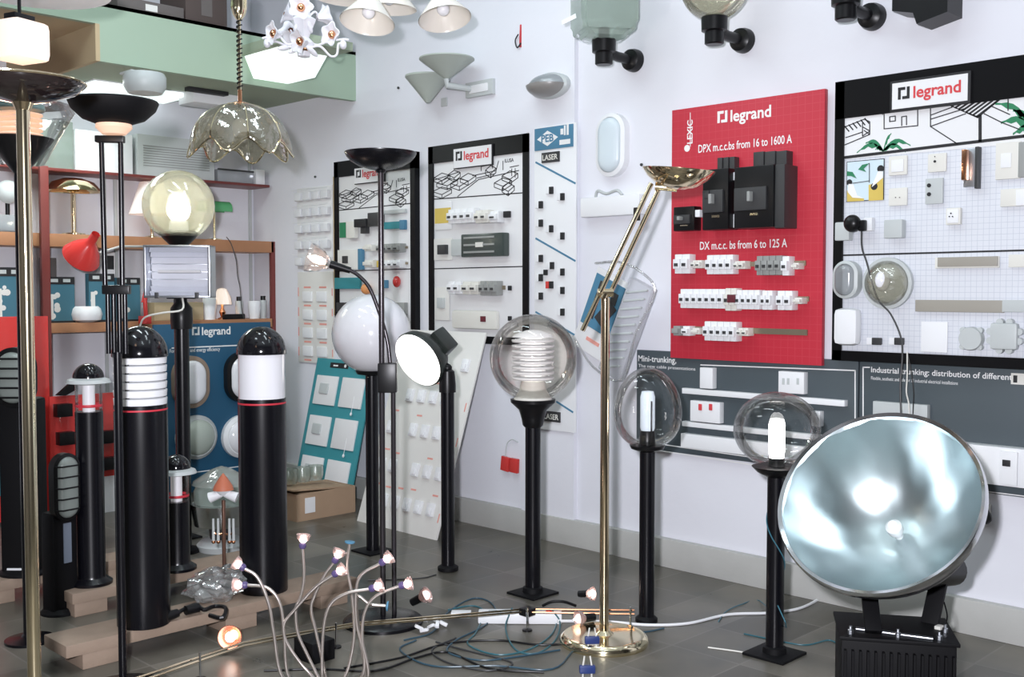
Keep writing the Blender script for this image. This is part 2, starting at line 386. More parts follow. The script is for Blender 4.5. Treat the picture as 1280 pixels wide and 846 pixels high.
# ---- big board at the right
bd = Board(1045, 1345, 103, 450, 'framed_display_board', 'large black framed white board of sockets and junction boxes, at right', .035, .022)
framed(bd, .042, .155, WHITG)
big = bd; F_ = -(bd.th-.004)
# white head picture area without the grid
u0, v0 = bd.uz(1055, 199); u1 = bd.W-.042
bx(((u0+u1)/2-.002, F_-.001, (v0+bd.h-.155)/2), (u1-u0+.004, .003, bd.h-.155-v0), WCARD, 'picture_panel', bd.o, bev=0)
s2 = F_-.0025
strokes(bd, [[(1054, 197), (1280, 170), (1345, 162)]], INK, .012, 'rule', y=s2)
strokes(bd, [[(1054, 319), (1345, 311)]], INK, .007, 'rule')
hs = [[(1055, 159), (1055, 176)], [(1056, 181), (1087, 168), (1087, 152)], [(1055, 159), (1080, 149), (1087, 152)], [(1057, 172), (1078, 165)], [(1078, 154), (1078, 170), (1087, 164)],
      [(1079, 159), (1086, 163)], [(1080, 163), (1087, 168)],
      [(1105, 141), (1105, 161), (1147, 157), (1147, 133)], [(1112, 146), (1119, 145), (1119, 151), (1112, 152), (1112, 146)], [(1127, 157), (1127, 146), (1133, 145), (1133, 156)],
      [(1103, 143), (1109, 135), (1147, 131)], [(1163, 132), (1163, 158), (1197, 180)], [(1163, 149), (1205, 136)], [(1163, 158), (1207, 142)], [(1163, 144), (1190, 134)],
      [(1186, 131), (1222, 147), (1240, 132), (1275, 105)], [(1207, 140), (1222, 146)], [(1230, 142), (1252, 153), (1275, 162)], [(1240, 133), (1262, 143)], [(1260, 138), (1260, 117)]]
strokes(bd, hs, INK, .004, 'line_drawing', y=s2)
strokes(bd, [[(1225, 145), (1225, 176)]], INK, .012, 'line_drawing', y=s2)
for i in range(9): strokes(bd, [[(1185+4.5*i, 131+1.8*i), (1216+7.6*i, 113-1.2*i)]], INK, .007, 'line_drawing', y=s2)
strokes(bd, [[(1056+5*i, 158-2*i), (1061+5*i, 164-2*i)] for i in range(6)], INK, .005, 'line_drawing', y=s2)
def palm(bd, cx, cy, fr, y):
    b = B()
    for dx, dy, wd in fr:
        P = []; n = 7
        for k in range(n+1):
            t = k/n; bulge = -math.sin(t*PI)*abs(dx)*.22; P.append((cx+dx*t, cy+dy*t+bulge, wd*math.sin(min(1, t*1.0+.12)*PI*.93)))
        up = [bd.uz(p[0], p[1]-p[2]) for p in P]; lo = [bd.uz(p[0], p[1]+p[2]*(.6 if i % 2 else 0)) for i, p in enumerate(P)]
        for i in range(n): b.prism([up[i], up[i+1], lo[i+1], lo[i]], y-.0012, y)
    return b.obj('palm_drawing', GINK, bd.o)
palm(bd, 1104, 189, [(-33, 2, 4.5), (-22, -10, 5), (10, -22, 5), (34, -7, 5), (28, 1, 4.5), (-10, -2, 4)], s2)
palm(bd, 1296, 172, [(-45, -18, 8), (-30, -34, 9), (-52, -42, 8), (-10, -44, 9), (30, -30, 8), (-30, -4, 8)], s2)
# logo plaque
bx(*(lambda r: (((r[0]+r[2])/2, -bd.th-.010, (r[1]+r[3])/2), (r[2]-r[0]+.008, .014, r[3]-r[1]+.008)))(bd.rect(1116, 97, 1214, 134)), m=INK, name='logo_plaque', parent=bd.o)
u0, v0, u1, v1 = bd.rect(1118, 99, 1212, 132)
bx(((u0+u1)/2, -bd.th-.0185, (v0+v1)/2), (u1-u0, .003, v1-v0), WCARD, 'logo_face', bd.o, bev=0)
logo(bd.o, u0+.025, v0+.036, (u1-u0)-.05, -bd.th-.020, INK, REDT)
# little colour picture
u0, v0, u1, v1 = bd.rect(1058, 200, 1105, 251); bx(((u0+u1)/2, F_-.002, (v0+v1)/2), (u1-u0, .003, v1-v0), INK, 'picture_card', bd.o, bev=0)
bx(((u0+u1)/2, F_-.0038, (v0+v1)/2), (u1-u0-.006, .001, v1-v0-.006), PINK, 'picture_sky', bd.o, bev=0)
Q = F_-.0046
fill(bd, [(1086, 231), (1095, 229), (1097, 222), (1104, 220), (1104, 250), (1086, 251)], YINK, 'sofa_drawing', Q)
fill(bd, [(1059, 238), (1066, 246), (1080, 248), (1080, 251), (1059, 252)], YINK, 'sofa_drawing', Q)
fill(bd, [(1061, 230), (1067, 230), (1072, 244), (1080, 248), (1066, 247), (1060, 240)], WINK, 'seated_figure_drawing', Q-.0012)
fill(bd, [(1098, 214), (1104, 214), (1104, 222), (1096, 229), (1090, 234), (1092, 228)], WINK, 'seated_figure_drawing', Q-.0012)
b = B(); p = bd.uz(1062, 228); b.lathe([(0, 0), (.013, 0)], (p[0], Q-.0014, p[1]), 12, M.Rotation(PI/2, 3, 'X'), False)
p = bd.uz(1101, 211); b.lathe([(0, 0), (.015, 0)], (p[0], Q-.0014, p[1]), 12, M.Rotation(PI/2, 3, 'X'), False)
p = bd.uz(1093, 233); b.lathe([(0, 0), (.015, 0)], (p[0], Q-.0014, p[1]), 12, M.Rotation(PI/2, 3, 'X'), False); b.obj('picture_ink', INK, bd.o)
fill(bd, [(1059, 214), (1066, 215), (1071, 223), (1064, 220), (1059, 220)], GINK, 'palm_drawing', Q-.001)
fill(bd, [(1073, 212), (1078, 206), (1087, 204), (1080, 211), (1083, 215), (1077, 213)], GINK, 'palm_drawing', Q-.001)
strokes(bd, [[(1087, 204), (1087, 228)], [(1066, 229), (1087, 226)]], INK, .0025, 'picture_ink', y=Q-.001)
# devices
def socket(bd, x0, y0, x1, y1, m=CREAM, holes=(), d=.012, name='socket', inner=None):
    o = bd.dev(x0, y0, x1, y1, d, m, name)
    if inner:
        bd.dev(*inner, .004, WHITEP if m is not WHITEP else CREAM, 'insert', parent=o, base=d)
    for hx, hy, r in holes:
        p = bd.uz(hx, hy); B().lathe([(r*.01, 0), (r*.01, .003), (r*.007, .003)], (p[0], -bd.th-d-(.004 if inner else 0), p[1]), 12, M.Rotation(PI/2, 3, 'X')).obj('hole', INK, o)
    return o
socket(bd, 1112, 195, 1135, 219, CREAM, (), .01, 'switch', (1116, 200, 1131, 215))
socket(bd, 1112, 235, 1135, 257, CREAM, [(1121, 247, .2), (1126, 247, .2)], .01, 'socket')
socket(bd, 1161, 192, 1184, 215, CREAM, [(1170, 202, .5), (1170, 196, .2)], .01, 'socket')
socket(bd, 1158, 223, 1180, 255, GREYP, [(1163, 232, .8), (1163, 243, .8)], .012, 'double_socket')
socket(bd, 1185, 260, 1203, 281, CREAM, [(1192, 267, .3), (1190, 271, .25), (1194, 271, .25)], .02, 'socket', (1187, 262, 1201, 279))
o = bd.dev(1207, 186, 1226, 234, .02, ALUF, 'copper_terminal_mount', .003); bd.dev(1208, 188, 1214, 226, .03, COPPER, 'terminal_bar', parent=o, base=.02); bd.dev(1222, 184, 1227, 236, .03, DGREY, 'side_plate', parent=o)
socket(bd, 1246, 178, 1277, 224, CREAM, (), .014, 'plate', (1253, 192, 1266, 210)); bd.dev(1275, 178, 1284, 222, .02, MGREY, 'plate_edge')
socket(bd, 1252, 236, 1285, 258, CREAM, (), .014, 'double_switch', (1272, 237, 1284, 257))
bd.dev(1110, 275, 1133, 298, .04, GREYP, 'junction_box', .006)
bd.dev(1049, 278, 1067, 301, .04, GREYP, 'junction_box', .006)
bd.dev(1170, 321, 1250, 335, .010, CREAM, 'trunking', .002); bd.dev(1174, 321, 1249, 333, .018, mat('smoky_cover', (.33, .31, .27), .4), 'trunking_cover', .002)
bd.dev(1262, 318, 1286, 334, .012, CREAM, 'socket', .002)
bd.dev(1146, 375, 1256, 390, .016, mat('smoky_cover', (.33, .31, .27), .4), 'trunking', .002); bd.dev(1255, 375, 1300, 390, .02, GREYP, 'trunking_end', .002)
bd.dev(1152, 402, 1185, 440, .006, WHITEP, 'blank_plate', .002)
o = bd.dev(1049, 385, 1079, 431, .06, WHITEP, 'entry_box', .03)
bd.dev(1084, 422, 1103, 431, .008, WHITEP, 'rocker_switch'); bd.dev(1091, 422, 1103, 431, .012, DGREY, 'rocker')
bd.dev(1112, 422, 1131, 431, .008, WHITEP, 'rocker_switch'); bd.dev(1119, 422, 1131, 431, .012, DGREY, 'rocker')
def disc_box(bd, x, y, r, d, m, name, ear=True, sq=False):
    p = bd.uz(x, y); b = B()
    if sq: b.box((p[0], -bd.th-d/2, p[1]), (2*r, d, 2*r), None, .012)
    else: b.lathe([(0, 0), (r, 0), (r, d*.8), (r*.94, d), (0, d)], (p[0], -bd.th, p[1]), 28, M.Rotation(PI/2, 3, 'X'))
    if ear:
        n = 4 if not sq else 8
        for k in range(n):
            a = PI/4+k*2*PI/n if not sq else k*PI/4
            rr = r if not sq else r*1.06*(1 if k % 2 == 0 else 0.0)
            if sq and k % 2: continue
            for t in ((-.35, .35) if sq else (0,)):
                cx = p[0]+math.cos(a)*rr-math.sin(a)*t*r; cz = p[1]+math.sin(a)*rr+math.cos(a)*t*r
                b.lathe([(0, 0), (r*.26, 0), (r*.26, d*.7), (0, d*.7)], (cx, -bd.th, cz), 14, M.Rotation(PI/2, 3, 'X'))
    return b.obj(name, m, bd.o)
disc_box(bd, 1216, 423, .045, .03, GREYP, 'round_junction_box'); disc_box(bd, 1258, 420, .050, .035, GREYP, 'square_junction_box', sq=True)
# black plug on the board
p = bd.uz(1074, 280); b = B(); b.ball((p[0], -bd.th-.06, p[1]), .036, (1, 1, .8), rot=M.Rotation(PI/2, 3, 'X')); b.tube([(p[0], -bd.th, p[1]), (p[0], -bd.th-.05, p[1])], .018); b.box((p[0]+.04, -bd.th-.05, p[1]-.01), (.03, .025, .045), None, .006)
pl = b.obj('plug', BLKP, bd.o)
bd.dev(1084, 272, 1094, 289, .03, WHITEP, 'plug_socket')
# oval and round bulkhead lamps on the board
def oval_lamp(parent, cx, cz, y, w_, h_, d, rim, glass, bars=3, name='oval_lamp', ends='stadium', gridm=None):
    def stad(sx, sz, n=12):
        r = min(sx, sz)/2; P = []; L = max(0, abs(sz-sx)/2)
        for q in range(4*n):
            a = 2*PI*q/(4*n); P.append((math.cos(a)*r, math.sin(a)*r+(L if math.sin(a) >= 0 else -L)))
        return P if sz >= sx else [(b_, a_) for a_, b_ in P]
    o = B()
    outer = stad(w_, h_); inner = stad(w_*.78, h_-w_*.22)
    A = [o._v((cx+a, y, cz+c)) for a, c in outer]; A2 = [o._v((cx+a, y-d*.6, cz+c)) for a, c in outer]; A3 = [o._v((cx+a, y-d*.7, cz+c)) for a, c in inner]
    n = len(A)
    for i in range(n):
        j = (i+1) % n; o._f([A[i], A[j], A2[j], A2[i]]); o._f([A2[i], A2[j], A3[j], A3[i]])
    o._f(A)
    base = o.obj(name, rim, parent)
    g = B(); prev = None
    for k in range(5):
        t = k/4; s_ = math.cos(t*PI/2)**.5 if k < 4 else 0
        pts = stad(w_*.78*max(s_, .15), (h_-w_*.22)-w_*.78*(1-max(s_, .15)))
        ring = [g._v((cx+a, y-d*(.6+.4*math.sin(t*PI/2)), cz+c)) for a, c in pts]
        if prev:
            for i in range(len(ring)): j = (i+1) % len(ring); g._f([prev[i], prev[j], ring[j], ring[i]])
        prev = ring
    g._f(prev); g.obj('diffuser', glass, base)
    if bars:
        q = B(); rr = w_*.03
        for k in range(bars):
            zz = cz+(k-(bars-1)/2)*(h_*.8)/bars
            q.tube([(cx-w_*.45, y-d*.6, zz), (cx-w_*.3, y-d*1.02, zz), (cx+w_*.3, y-d*1.02, zz), (cx+w_*.45, y-d*.6, zz)], rr, 6)
        q.obj('guard', gridm or rim, base)
    return base
u0, v0, u1, v1 = bd.rect(1047, 326, 1078, 373)
oval_lamp(bd.o, (u0+u1)/2, (v0+v1)/2, -bd.th, u1-u0, v1-v0, .07, GREYP, PLASTF, 0)
p = bd.uz(1111, 354); b = B().lathe([(.105, 0), (.105, .02), (.09, .022)], (p[0], -bd.th, p[1]), 32, M.Rotation(PI/2, 3, 'X'))
rl = b.obj('round_lamp', GREYP, bd.o)
B().ball((p[0], -bd.th-.015, p[1]), .092, (1, 1, .75), a1=PI/2, rot=M.Rotation(PI/2, 3, 'X')).obj('glass_cover', glassy('ribbed_glass', (.80, .78, .68), .3, .06, .25, (.75, .73, .64), .6, 20), rl)
B().ball((p[0], -bd.th-.06, p[1]+.01), .03, (1, 1, 1.4), 16, 10).obj('bulb', OPAL, rl)
pts = [(bd.uz(x, y)) for x, y in ((1084, 287), (1087, 310), (1093, 328), (1104, 372), (1118, 392), (1130, 420), (1134, 445), (1134, 480), (1136, 520))]
b = B().tube([(u, -bd.th-.05-.02*math.sin(i), v) for i, (u, v) in enumerate(pts)], .0035, 6, 5).obj('plug_cord', DGREY, bd.o)
# white label lower right corner
# ---- slate trunking boards below
def slate(x0, x1, label):
    bd = Board(x0, x1, 437 if x0 < 900 else 452, 560 if x0 < 900 else 590, 'trunking_board', label, .02)
    z1 = 1.052; bd.z0 = .565; bd.z1 = z1; bd.h = z1-bd.z0; bd.o.location.z = bd.z0
    bd.panel(GREYB); return bd
g1 = slate(796, 1073, 'slate grey board with white trunking strips below the red board')
g1.text = None
u, v = g1.uz(1060, 500)
strokes(g1, [[(876, 456), (1069, 463), (1069, 560)], [(812, 553), (1000, 580)], [(824, 563), (1000, 590)]], WINK, .005, 'outline', y=-g1.th)
for r, d in (((857, 487, 1060, 495), .03),):
    a = g1.uz(857, 485); c = g1.uz(1060, 495); bx(((a[0]+c[0])/2, -g1.th-.015, a[1]-.010), (c[0]-a[0], .03, .026), WHITEP, 'trunking_strip', g1.o)
zt = g1.uz(857, 485)[1]-.010
a = g1.uz(857, 527); bx(((a[0]+c[0])/2, -g1.th-.015, a[1]-.006), (c[0]-a[0], .03, .024), WHITEP, 'trunking_strip', g1.o)
a = g1.uz(857, 549); bx(((a[0]+c[0])/2, -g1.th-.02, a[1]), (c[0]-a[0], .04, .066), WHITEP, 'trunking_strip', g1.o)
g1.dev(880, 459, 896, 485, .035, WHITEP, 'outlet_box'); o = g1.dev(978, 464, 1010, 491, .035, WHITEP, 'outlet_box')
for xx in (983, 989, 1001): g1.dev(xx, 472, xx+3, 480, .002, GREYP, 'pin_slot', parent=o, base=.035, bev=0)
o = g1.dev(868, 501, 905, 527, .035, WHITEP, 'switched_outlet')
for xx in (881, 894): g1.dev(xx-2, 504, xx+2, 512, .006, REDT, 'red_rocker', parent=o, base=.035)
g1.dev(1019, 513, 1030, 532, .035, WHITEP, 'outlet_box')
u, v = g1.uz(797, 448); B().text('Mini-trunking,', u+.005, v-.012, -g1.th, width=.23, bold=.012).obj('heading', WINK, g1.o)
u, v = g1.uz(797, 455); B().text('The new cable presentations', u+.005, v-.014, -g1.th, width=.34, size=.022).obj('subheading', WINK, g1.o)
g2 = slate(1075, 1345, 'slate grey trunking board beneath the large framed board at the right')
strokes(g2, [[(1079, 540), (1079, 459), (1087, 459)]], WINK, .005, 'outline', y=-g2.th)
u, v = g2.uz(1089, 465)
a = g2.uz(1280, 475); B().text('Industrial trunking: distribution of different se', u, v, -g2.th, width=(a[0]-u)*.99, bold=.012).obj('heading', WINK, g2.o)
u, v = g2.uz(1089, 474); B().text('Flexible, aesthetic and safe for all industrial electrical installations', u, v-.001, -g2.th, width=.36, size=.02).obj('subheading', WINK, g2.o)
g2.dev(1095, 503, 1163, 528, .03, GREYP, 'trunking_cover'); 
a = g2.uz(1200, 552); c = g2.uz(1345, 575)
bx(((a[0]+c[0])/2, -g2.th-.03, a[1]-.07), (c[0]-a[0], .06, .145), WHITEP, 'wide_trunking', g2.o)
g2.dev(1205, 560, 1222, 600, .012, WHITEP, 'outlet_plate', base=.06); o = g2.dev(1258, 562, 1280, 603, .012, WHITEP, 'outlet_plate', base=.06); g2.dev(1262, 572, 1272, 580, .004, INK, 'rocker', parent=o, base=.072)
g2.dev(1264, 467, 1300, 481, .003, CREAM, 'sticker', bev=0); u, v = g2.uz(1267, 478); B().text('W', u+.05, v+.002, -g2.th-.003, width=.03, bold=.04).obj('sticker_letter', REDT, g2.o)
g2.dev(1267, 469, 1272, 478, .004, INK, 'sticker_mark', bev=0)
strokes(g2, [[(1216, 612), (1345, 628)]], WINK, .004, 'outline', y=-g2.th)

# ---- red breaker board
rd = Board(840, 1031, 138, 447, 'red_breaker_board', 'tall red gridded board with black circuit breakers and three rails of white modules', .025, .022)
rd.panel(REDG)
rt = -rd.th
u, v = rd.uz(897, 154); logo(rd.o, u, v, rd.uz(964, 146)[0]-u, rt, WINK, WINK)
u, v = rd.uz(873, 191); B().text('DPX m.c.c.bs from 16 to 1600 A', u, v, rt, width=rd.uz(990, 180)[0]-u, size=.052, bold=.012).obj('heading', WINK, rd.o)
u, v = rd.uz(875, 312); B().text('DX m.c.c. bs from 6 to 125 A', u, v, rt, width=rd.uz(984, 306)[0]-u, size=.052, bold=.012).obj('heading', WINK, rd.o)
u, v = rd.uz(859, 180); b = B(); b.text('LEXIC', 0, 0, 0, width=.11, bold=.02); 
for vv in b.bm.verts: x_, y_, z_ = vv.co; vv.co = (u+.030-z_, rt-.001, v+x_)
b.x = M(); b.lathe([(.016, 0), (.016, .001), (0, .001)], (u-.0, rt, v-.02), 16, M.Rotation(PI/2, 3, 'X')); b.obj('lettering', WINK, rd.o)
strokes(rd, [[(863, 141), (863, 183)]], WINK, .003, 'rule', y=rt)
def breaker(bd, r, d, poles, top=None):
    o = bd.dev(*r, d, BLKP, 'breaker', .006)
    x0, y0, x1, y1 = r
    bd.dev(x0+2, y0+(y1-y0)*.35, x1-(x1-x0)*.15, y0+(y1-y0)*.72, .014, DGREY, 'breaker_nose', parent=o, base=d)
    xm = (x0+x1)/2; bd.dev(xm-2, y0+(y1-y0)*.42, xm+1.5, y0+(y1-y0)*.58, .03, MGREY, 'lever', parent=o, base=d+.014)
    bd.dev(xm-4, y0+(y1-y0)*.76, xm+5, y0+(y1-y0)*.80, .003, PALEBRASS, 'rating_plate', parent=o, base=d, bev=0)
    if top:
        n = poles; w_ = (top[2]-top[0])/n
        for k in range(n):
            t_ = bd.dev(top[0]+k*w_+.8, top[1]-k*.6, top[0]+(k+1)*w_-.8, top[3], d*.45, DGREY, 'terminal', .002, parent=o)
            bd.dev(top[0]+k*w_+w_*.3, top[1]+3, top[0]+(k+1)*w_-w_*.3, top[3]-3, .004, GREYP, 'screw', parent=t_, base=d*.45, bev=0) if 0 else None
    return o
o = breaker(rd, (851, 259, 877, 289), .06, 1); rd.dev(878, 263, 884, 272, .06, WHITEP, 'label_plate')
o = breaker(rd, (892, 213, 924, 288), .09, 3, (902, 198, 925, 215)); rd.dev(924, 216, 931, 226, .05, WHITEP, 'label_plate'); rd.dev(924, 268, 931, 285, .05, WHITEP, 'label_plate')
rd.dev(896, 240, 903, 250, .02, DGREY, 'toggle', parent=o, base=.09)
o = breaker(rd, (936, 210, 985, 286), .12, 3, (949, 191, 992, 212)); rd.dev(985, 208, 997, 286, .11, DGREY, 'breaker_side', .004)
def rail(bd, pieces, y):
    for x0, x1, hh, kind in pieces:
        yy = y+(x0-850)*.018
        if kind == 'rail': bd.dev(x0, yy-hh, x1, yy+hh, .008, mat('zinc_rail', (.35, .30, .22), .4, .8), 'rail', 0); continue
        m_ = {'w': WHITEP, 'g': MGREY, 'c': CREAM, 'd': DGREY}[kind]
        n = max(1, int(round((x1-x0)/8)))
        b = B(); u0, v0, u1, v1 = bd.rect(x0, yy-hh, x1, yy+hh)
        for k in range(n):
            a_ = u0+(u1-u0)*k/n; c_ = u0+(u1-u0)*(k+1)/n; g_ = (c_-a_)*.06
            b.box(((a_+c_)/2, -bd.th-.025, (v0+v1)/2), (c_-a_-g_, .05, (v1-v0)), None, .003)
            b.box(((a_+c_)/2, -bd.th-.034, (v0+v1)/2), ((c_-a_)*.86, .068, (v1-v0)*.5), None, .003)
        o = b.obj('module_block', m_, bd.o)
        if n > 1 or kind == 'w':
            q = B()
            for k in range(n): a_ = u0+(u1-u0)*(k+.5)/n; q.box((a_, -bd.th-.069, (v0+v1)/2-.004), ((u1-u0)/n*.45, .008, (v1-v0)*.16))
            q.obj('toggles', DGREY if kind != 'd' else GREYP, o)
rail(rd, [(860, 1008, 3, 'rail'), (851, 870, 12, 'w'), (873, 885, 5, 'c'), (891, 924, 12, 'w'), (926, 939, 5, 'c'), (953, 985, 12, 'g'), (985, 994, 12, 'w'), (998, 1006, 4, 'c')], 330)
rail(rd, [(853, 1012, 3, 'rail'), (858, 914, 12, 'w'), (914, 928, 14, 'c'), (928, 957, 12, 'w'), (960, 973, 12, 'w'), (979, 998, 12, 'w'), (1000, 1010, 4, 'c')], 373)
rail(rd, [(853, 1010, 3.5, 'rail'), (849, 858, 6, 'g'), (861, 870, 6, 'w'), (873, 882, 4, 'c'), (888, 928, 12, 'w'), (930, 943, 5, 'c')], 413)
rd.dev(920, 368, 930, 378, .075, mat('maroon_plastic', (.12, .02, .03), .4), 'dark_button')

# ---- the two tall framed boards
def town(bd, x0, y0, x1, y1):
    """isometric street drawing, coordinates 0..1 mapped to the pixel rectangle (slanting with the board)"""
    def mp(a, c):
        x = x0+a*(x1-x0); return (x, y0+c*(y1-y0)-(x-x0)*.14*(1-c*.4))
    segs = []
    for cx, cy, s_ in ((.10, .78, .11), (.16, .52, .12), (.30, .58, .10), (.40, .45, .09), (.80, .70, .10), (.88, .52, .09), (.10, .34, .09), (.24, .30, .07), (.66, .30, .06), (.86, .86, .07)):
        P = [(cx-s_, cy), (cx, cy-.12), (cx+s_, cy-.02), (cx, cy+.12), (cx-s_, cy)]; segs.append([mp(*p) for p in P])
        segs.append([mp(cx-s_, cy), mp(cx-s_, cy+.12), mp(cx, cy+.24), mp(cx, cy+.12)]); segs.append([mp(cx, cy+.24), mp(cx+s_, cy+.10), mp(cx+s_, cy-.02)])
    segs += [[mp(.28, 1.0), mp(.52, .55), mp(.98, .42)], [mp(0, .42), mp(.3, .25)], [mp(.45, .42), mp(.72, .35), mp(.75, .08)], [mp(.80, .35), mp(.80, .1)], [mp(.50, .50), mp(.70, .44)], [mp(.55, .3), mp(.55, .18), mp(.68, .15), mp(.68, .27)], [mp(.88, .3), mp(.98, .28)], [mp(.94, .35), mp(.94, .6)], [mp(.90, .35), mp(.90, .55)]]
    strokes(bd, segs, INK, .0045, 'line_drawing')
    b = B(); u, v = bd.uz(*mp(.82, .15)); b.text('ILUSA', u, v, F2(bd), width=.07, bold=.02); b.obj('lettering', INK, bd.o)
def F2(bd): return -(bd.th-.004)
def tall(x0, x1, yt, yb, label, lx, ly, px_pic, rules, z0):
    bd = Board(x0, x1, yt, yb, 'tall_display_board', label, .035, z0=z0)
    framed(bd, .042, .10, WCARD)
    town(bd, *px_pic)
    for r in rules: strokes(bd, [r], INK, .006, 'rule')
    u0, v0, u1, v1 = bd.rect(*lx)
    bx(((u0+u1)/2, -bd.th-.010, (v0+v1)/2), (u1-u0+.01, .012, v1-v0+.01), INK, 'logo_plaque', bd.o); bx(((u0+u1)/2, -bd.th-.0175, (v0+v1)/2), (u1-u0, .003, v1-v0), WCARD, 'logo_face', bd.o, bev=0)
    logo(bd.o, u0+.02, v0+(v1-v0)*.38, u1-u0-.04, -bd.th-.019, INK, REDT); return bd
tb = tall(536, 661, 184, 412, 'black framed white board with a red logo and grey modules, beside the narrow switch panel', (570, 184, 617, 208), 0, (541, 209, 650, 248), [[(540, 249), (652, 241)], [(541, 336), (652, 333)]], 1.045)
socket(tb, 544, 252, 565, 287, WCARD, (), .003, 'card'); tb.dev(544, 260, 564, 279, .0045, YINK, 'yellow_picture', 0)
rail(tb, [(566, 632, 2.5, 'rail'), (568, 600, 9, 'w'), (602, 618, 8, 'c'), (620, 631, 7, 'w')], 275.5)
tb.dev(632, 264, 639, 272, .02, INK, 'end_plug')
tb.dev(543, 298, 566, 325, .004, ICARD, 'card'); tb.dev(551, 306, 561, 318, .03, DGREY, 'dark_module'); tb.dev(568, 299, 583, 320, .03, GREYP, 'clear_module', .006)
o = tb.dev(584, 292, 637, 321, .05, mat('green_black_plastic', (.05, .065, .06), .25), 'enclosure', .008)
for y in (297, 306, 315): tb.dev(588, y-1.2, 626, y+1.2, .004, MGREY, 'rib', 0, parent=o, base=.05)
tb.dev(603, 303, 612, 309, .006, CREAM, 'label_plate', 0, parent=o, base=.05)
tb.dev(544, 359, 562, 400, .004, ICARD, 'card'); tb.dev(549, 372, 557, 385, .02, GREYP, 'module')
rail(tb, [(566, 632, 2.5, 'rail'), (568, 584, 8, 'w'), (586, 606, 8, 'c'), (608, 629, 9, 'g')], 364.5)
o = tb.dev(569, 388, 625, 411, .03, CREAM, 'module_strip', .015); tb.dev(606, 395, 612, 402, .006, mat('maroon_plastic', (.12, .02, .03), .4), 'dark_button', 0, parent=o, base=.03)
tb.dev(636, 357, 640, 363, .01, INK, 'hook'); tb.dev(636, 395, 640, 401, .01, INK, 'hook')
ta = tall(418, 519, 203, 430, 'black framed white board behind the slim black uplighter lamp', (446, 209, 482, 228), 0, (423, 232, 513, 262), [[(422, 263), (514, 254)], [(422, 339), (514, 336)]], 1.045)
bx((-.012, -.02, ta.h*.52), (.014, .03, ta.h*.8), TAN, 'side_batten', ta.o)
ta.dev(425, 278, 435, 297, .004, GINK, 'green_card', 0); ta.dev(437, 277, 448, 298, .03, CREAM, 'module', .004); ta.dev(450, 274, 465, 284, .05, INK, 'camera_unit', .004)
ta.dev(467, 266, 481, 283, .05, DGREY, 'camera_unit', .006); ta.dev(455, 283, 462, 292, .03, DGREY, 'mount'); ta.dev(483, 277, 508, 286, .02, TEAL, 'teal_strip'); ta.dev(503, 275, 509, 287, .025, BINK, 'strip_end')
ta.dev(483, 262, 509, 267, .02, GREYP, 'grey_strip'); rail(ta, [(462, 510, 1.5, 'rail'), (463, 472, 4, 'c'), (480, 508, 5.5, 'g')], 317); rail(ta, [(462, 510, 1.5, 'rail'), (463, 474, 4.5, 'c'), (487, 508, 5, 'w')], 336.5)
ta.dev(425, 312, 455, 337, .02, ICARD, 'enclosure'); ta.dev(451, 311, 456, 337, .025, BINK, 'enclosure_edge'); ta.dev(432, 320, 438, 329, .03, DGREY, 'dark_button'); ta.dev(476, 326, 484, 334, .035, YINK, 'yellow_module')
ta.dev(421, 347, 452, 361, .02, TEAL, 'teal_strip'); ta.dev(478, 350, 486, 360, .03, BINK, 'blue_module'); b = B(); u, v = ta.uz(499, 352); b.ball((u, -ta.th-.02, v), .025, (1, 1, 1.4), 16, 10).obj('red_button', REDP, ta.o)
u, v = ta.uz(461, 361); B().ball((u, -ta.th-.02, v), .035, (1, 1, 1), 16, 10).obj('orange_knob', mat('orange_plastic', (.75, .32, .12), .4), ta.o)
ta.dev(425, 378, 436, 390, .03, DGREY, 'module'); ta.dev(496, 378, 510, 393, .03, MGREY, 'module')

# ---- narrow switch panel on the pilaster
sp = Board(668, 720, 160, 535, 'switch_display_board', 'narrow white panel with blue diagonal lines and rows of tiny black and white switches', .012, .03)
sp.panel(WHITEP)
st_ = -sp.th
u0, v0, u1, v1 = sp.rect(669, 158, 717, 186); bx(((u0+u1)/2, st_-.003, (v0+v1)/2), (u1-u0, .006, v1-v0), BINK, 'sign', sp.o)
um, vm = (u0+u1)/2, (v0+v1)/2
b = B(); b.prism([(u0+.02, vm), (u0+.095, v1-.018), (u0+.17, vm), (u0+.095, v0+.018)], st_-.0072, st_-.006); b.obj('sign_diamond', WINK, sp.o)
B().text('PEB', u0+.052, vm-.018, st_-.0074, width=.088, size=.055, bold=.03).obj('sign_lettering', BINK, sp.o)
b = B(); b.box((u1-.055, st_-.0065, vm+.03), (.012, .001, .05)); b.box((u1-.035, st_-.0065, vm+.035), (.014, .001, .062)); b.box((u1-.075, st_-.0065, vm+.025), (.02, .001, .03)); b.box((u1-.055, st_-.0065, vm-.03), (.075, .001, .025)); b.obj('sign_mark', WINK, sp.o)
def laser(x0, y0, x1, y1):
    u0, v0, u1, v1 = sp.rect(x0, y0, x1, y1); bx(((u0+u1)/2, st_-.004, (v0+v1)/2), (u1-u0, .008, v1-v0), DGREY, 'plate', sp.o)
    B().text('LASER', u0+.008, (v0+v1)/2-.014, st_-.0085, width=u1-u0-.016, size=.04, bold=.02).obj('plate_lettering', CREAM, sp.o)
laser(678, 190, 700, 203); laser(680, 514, 701, 527)
for sg in ([(670, 203), (719, 229)], [(670, 298), (719, 326)], [(670, 390), (719, 419)], [(696, 502), (716, 515)]): strokes(sp, [sg], BINK, .010, 'diagonal_line', y=st_)
sws = [(688, 238), (702, 246), (675, 256), (675, 279), (688, 286), (702, 295), (675, 323), (689, 332), (702, 340), (675, 347), (688, 356), (702, 363), (675, 370), (702, 390)]
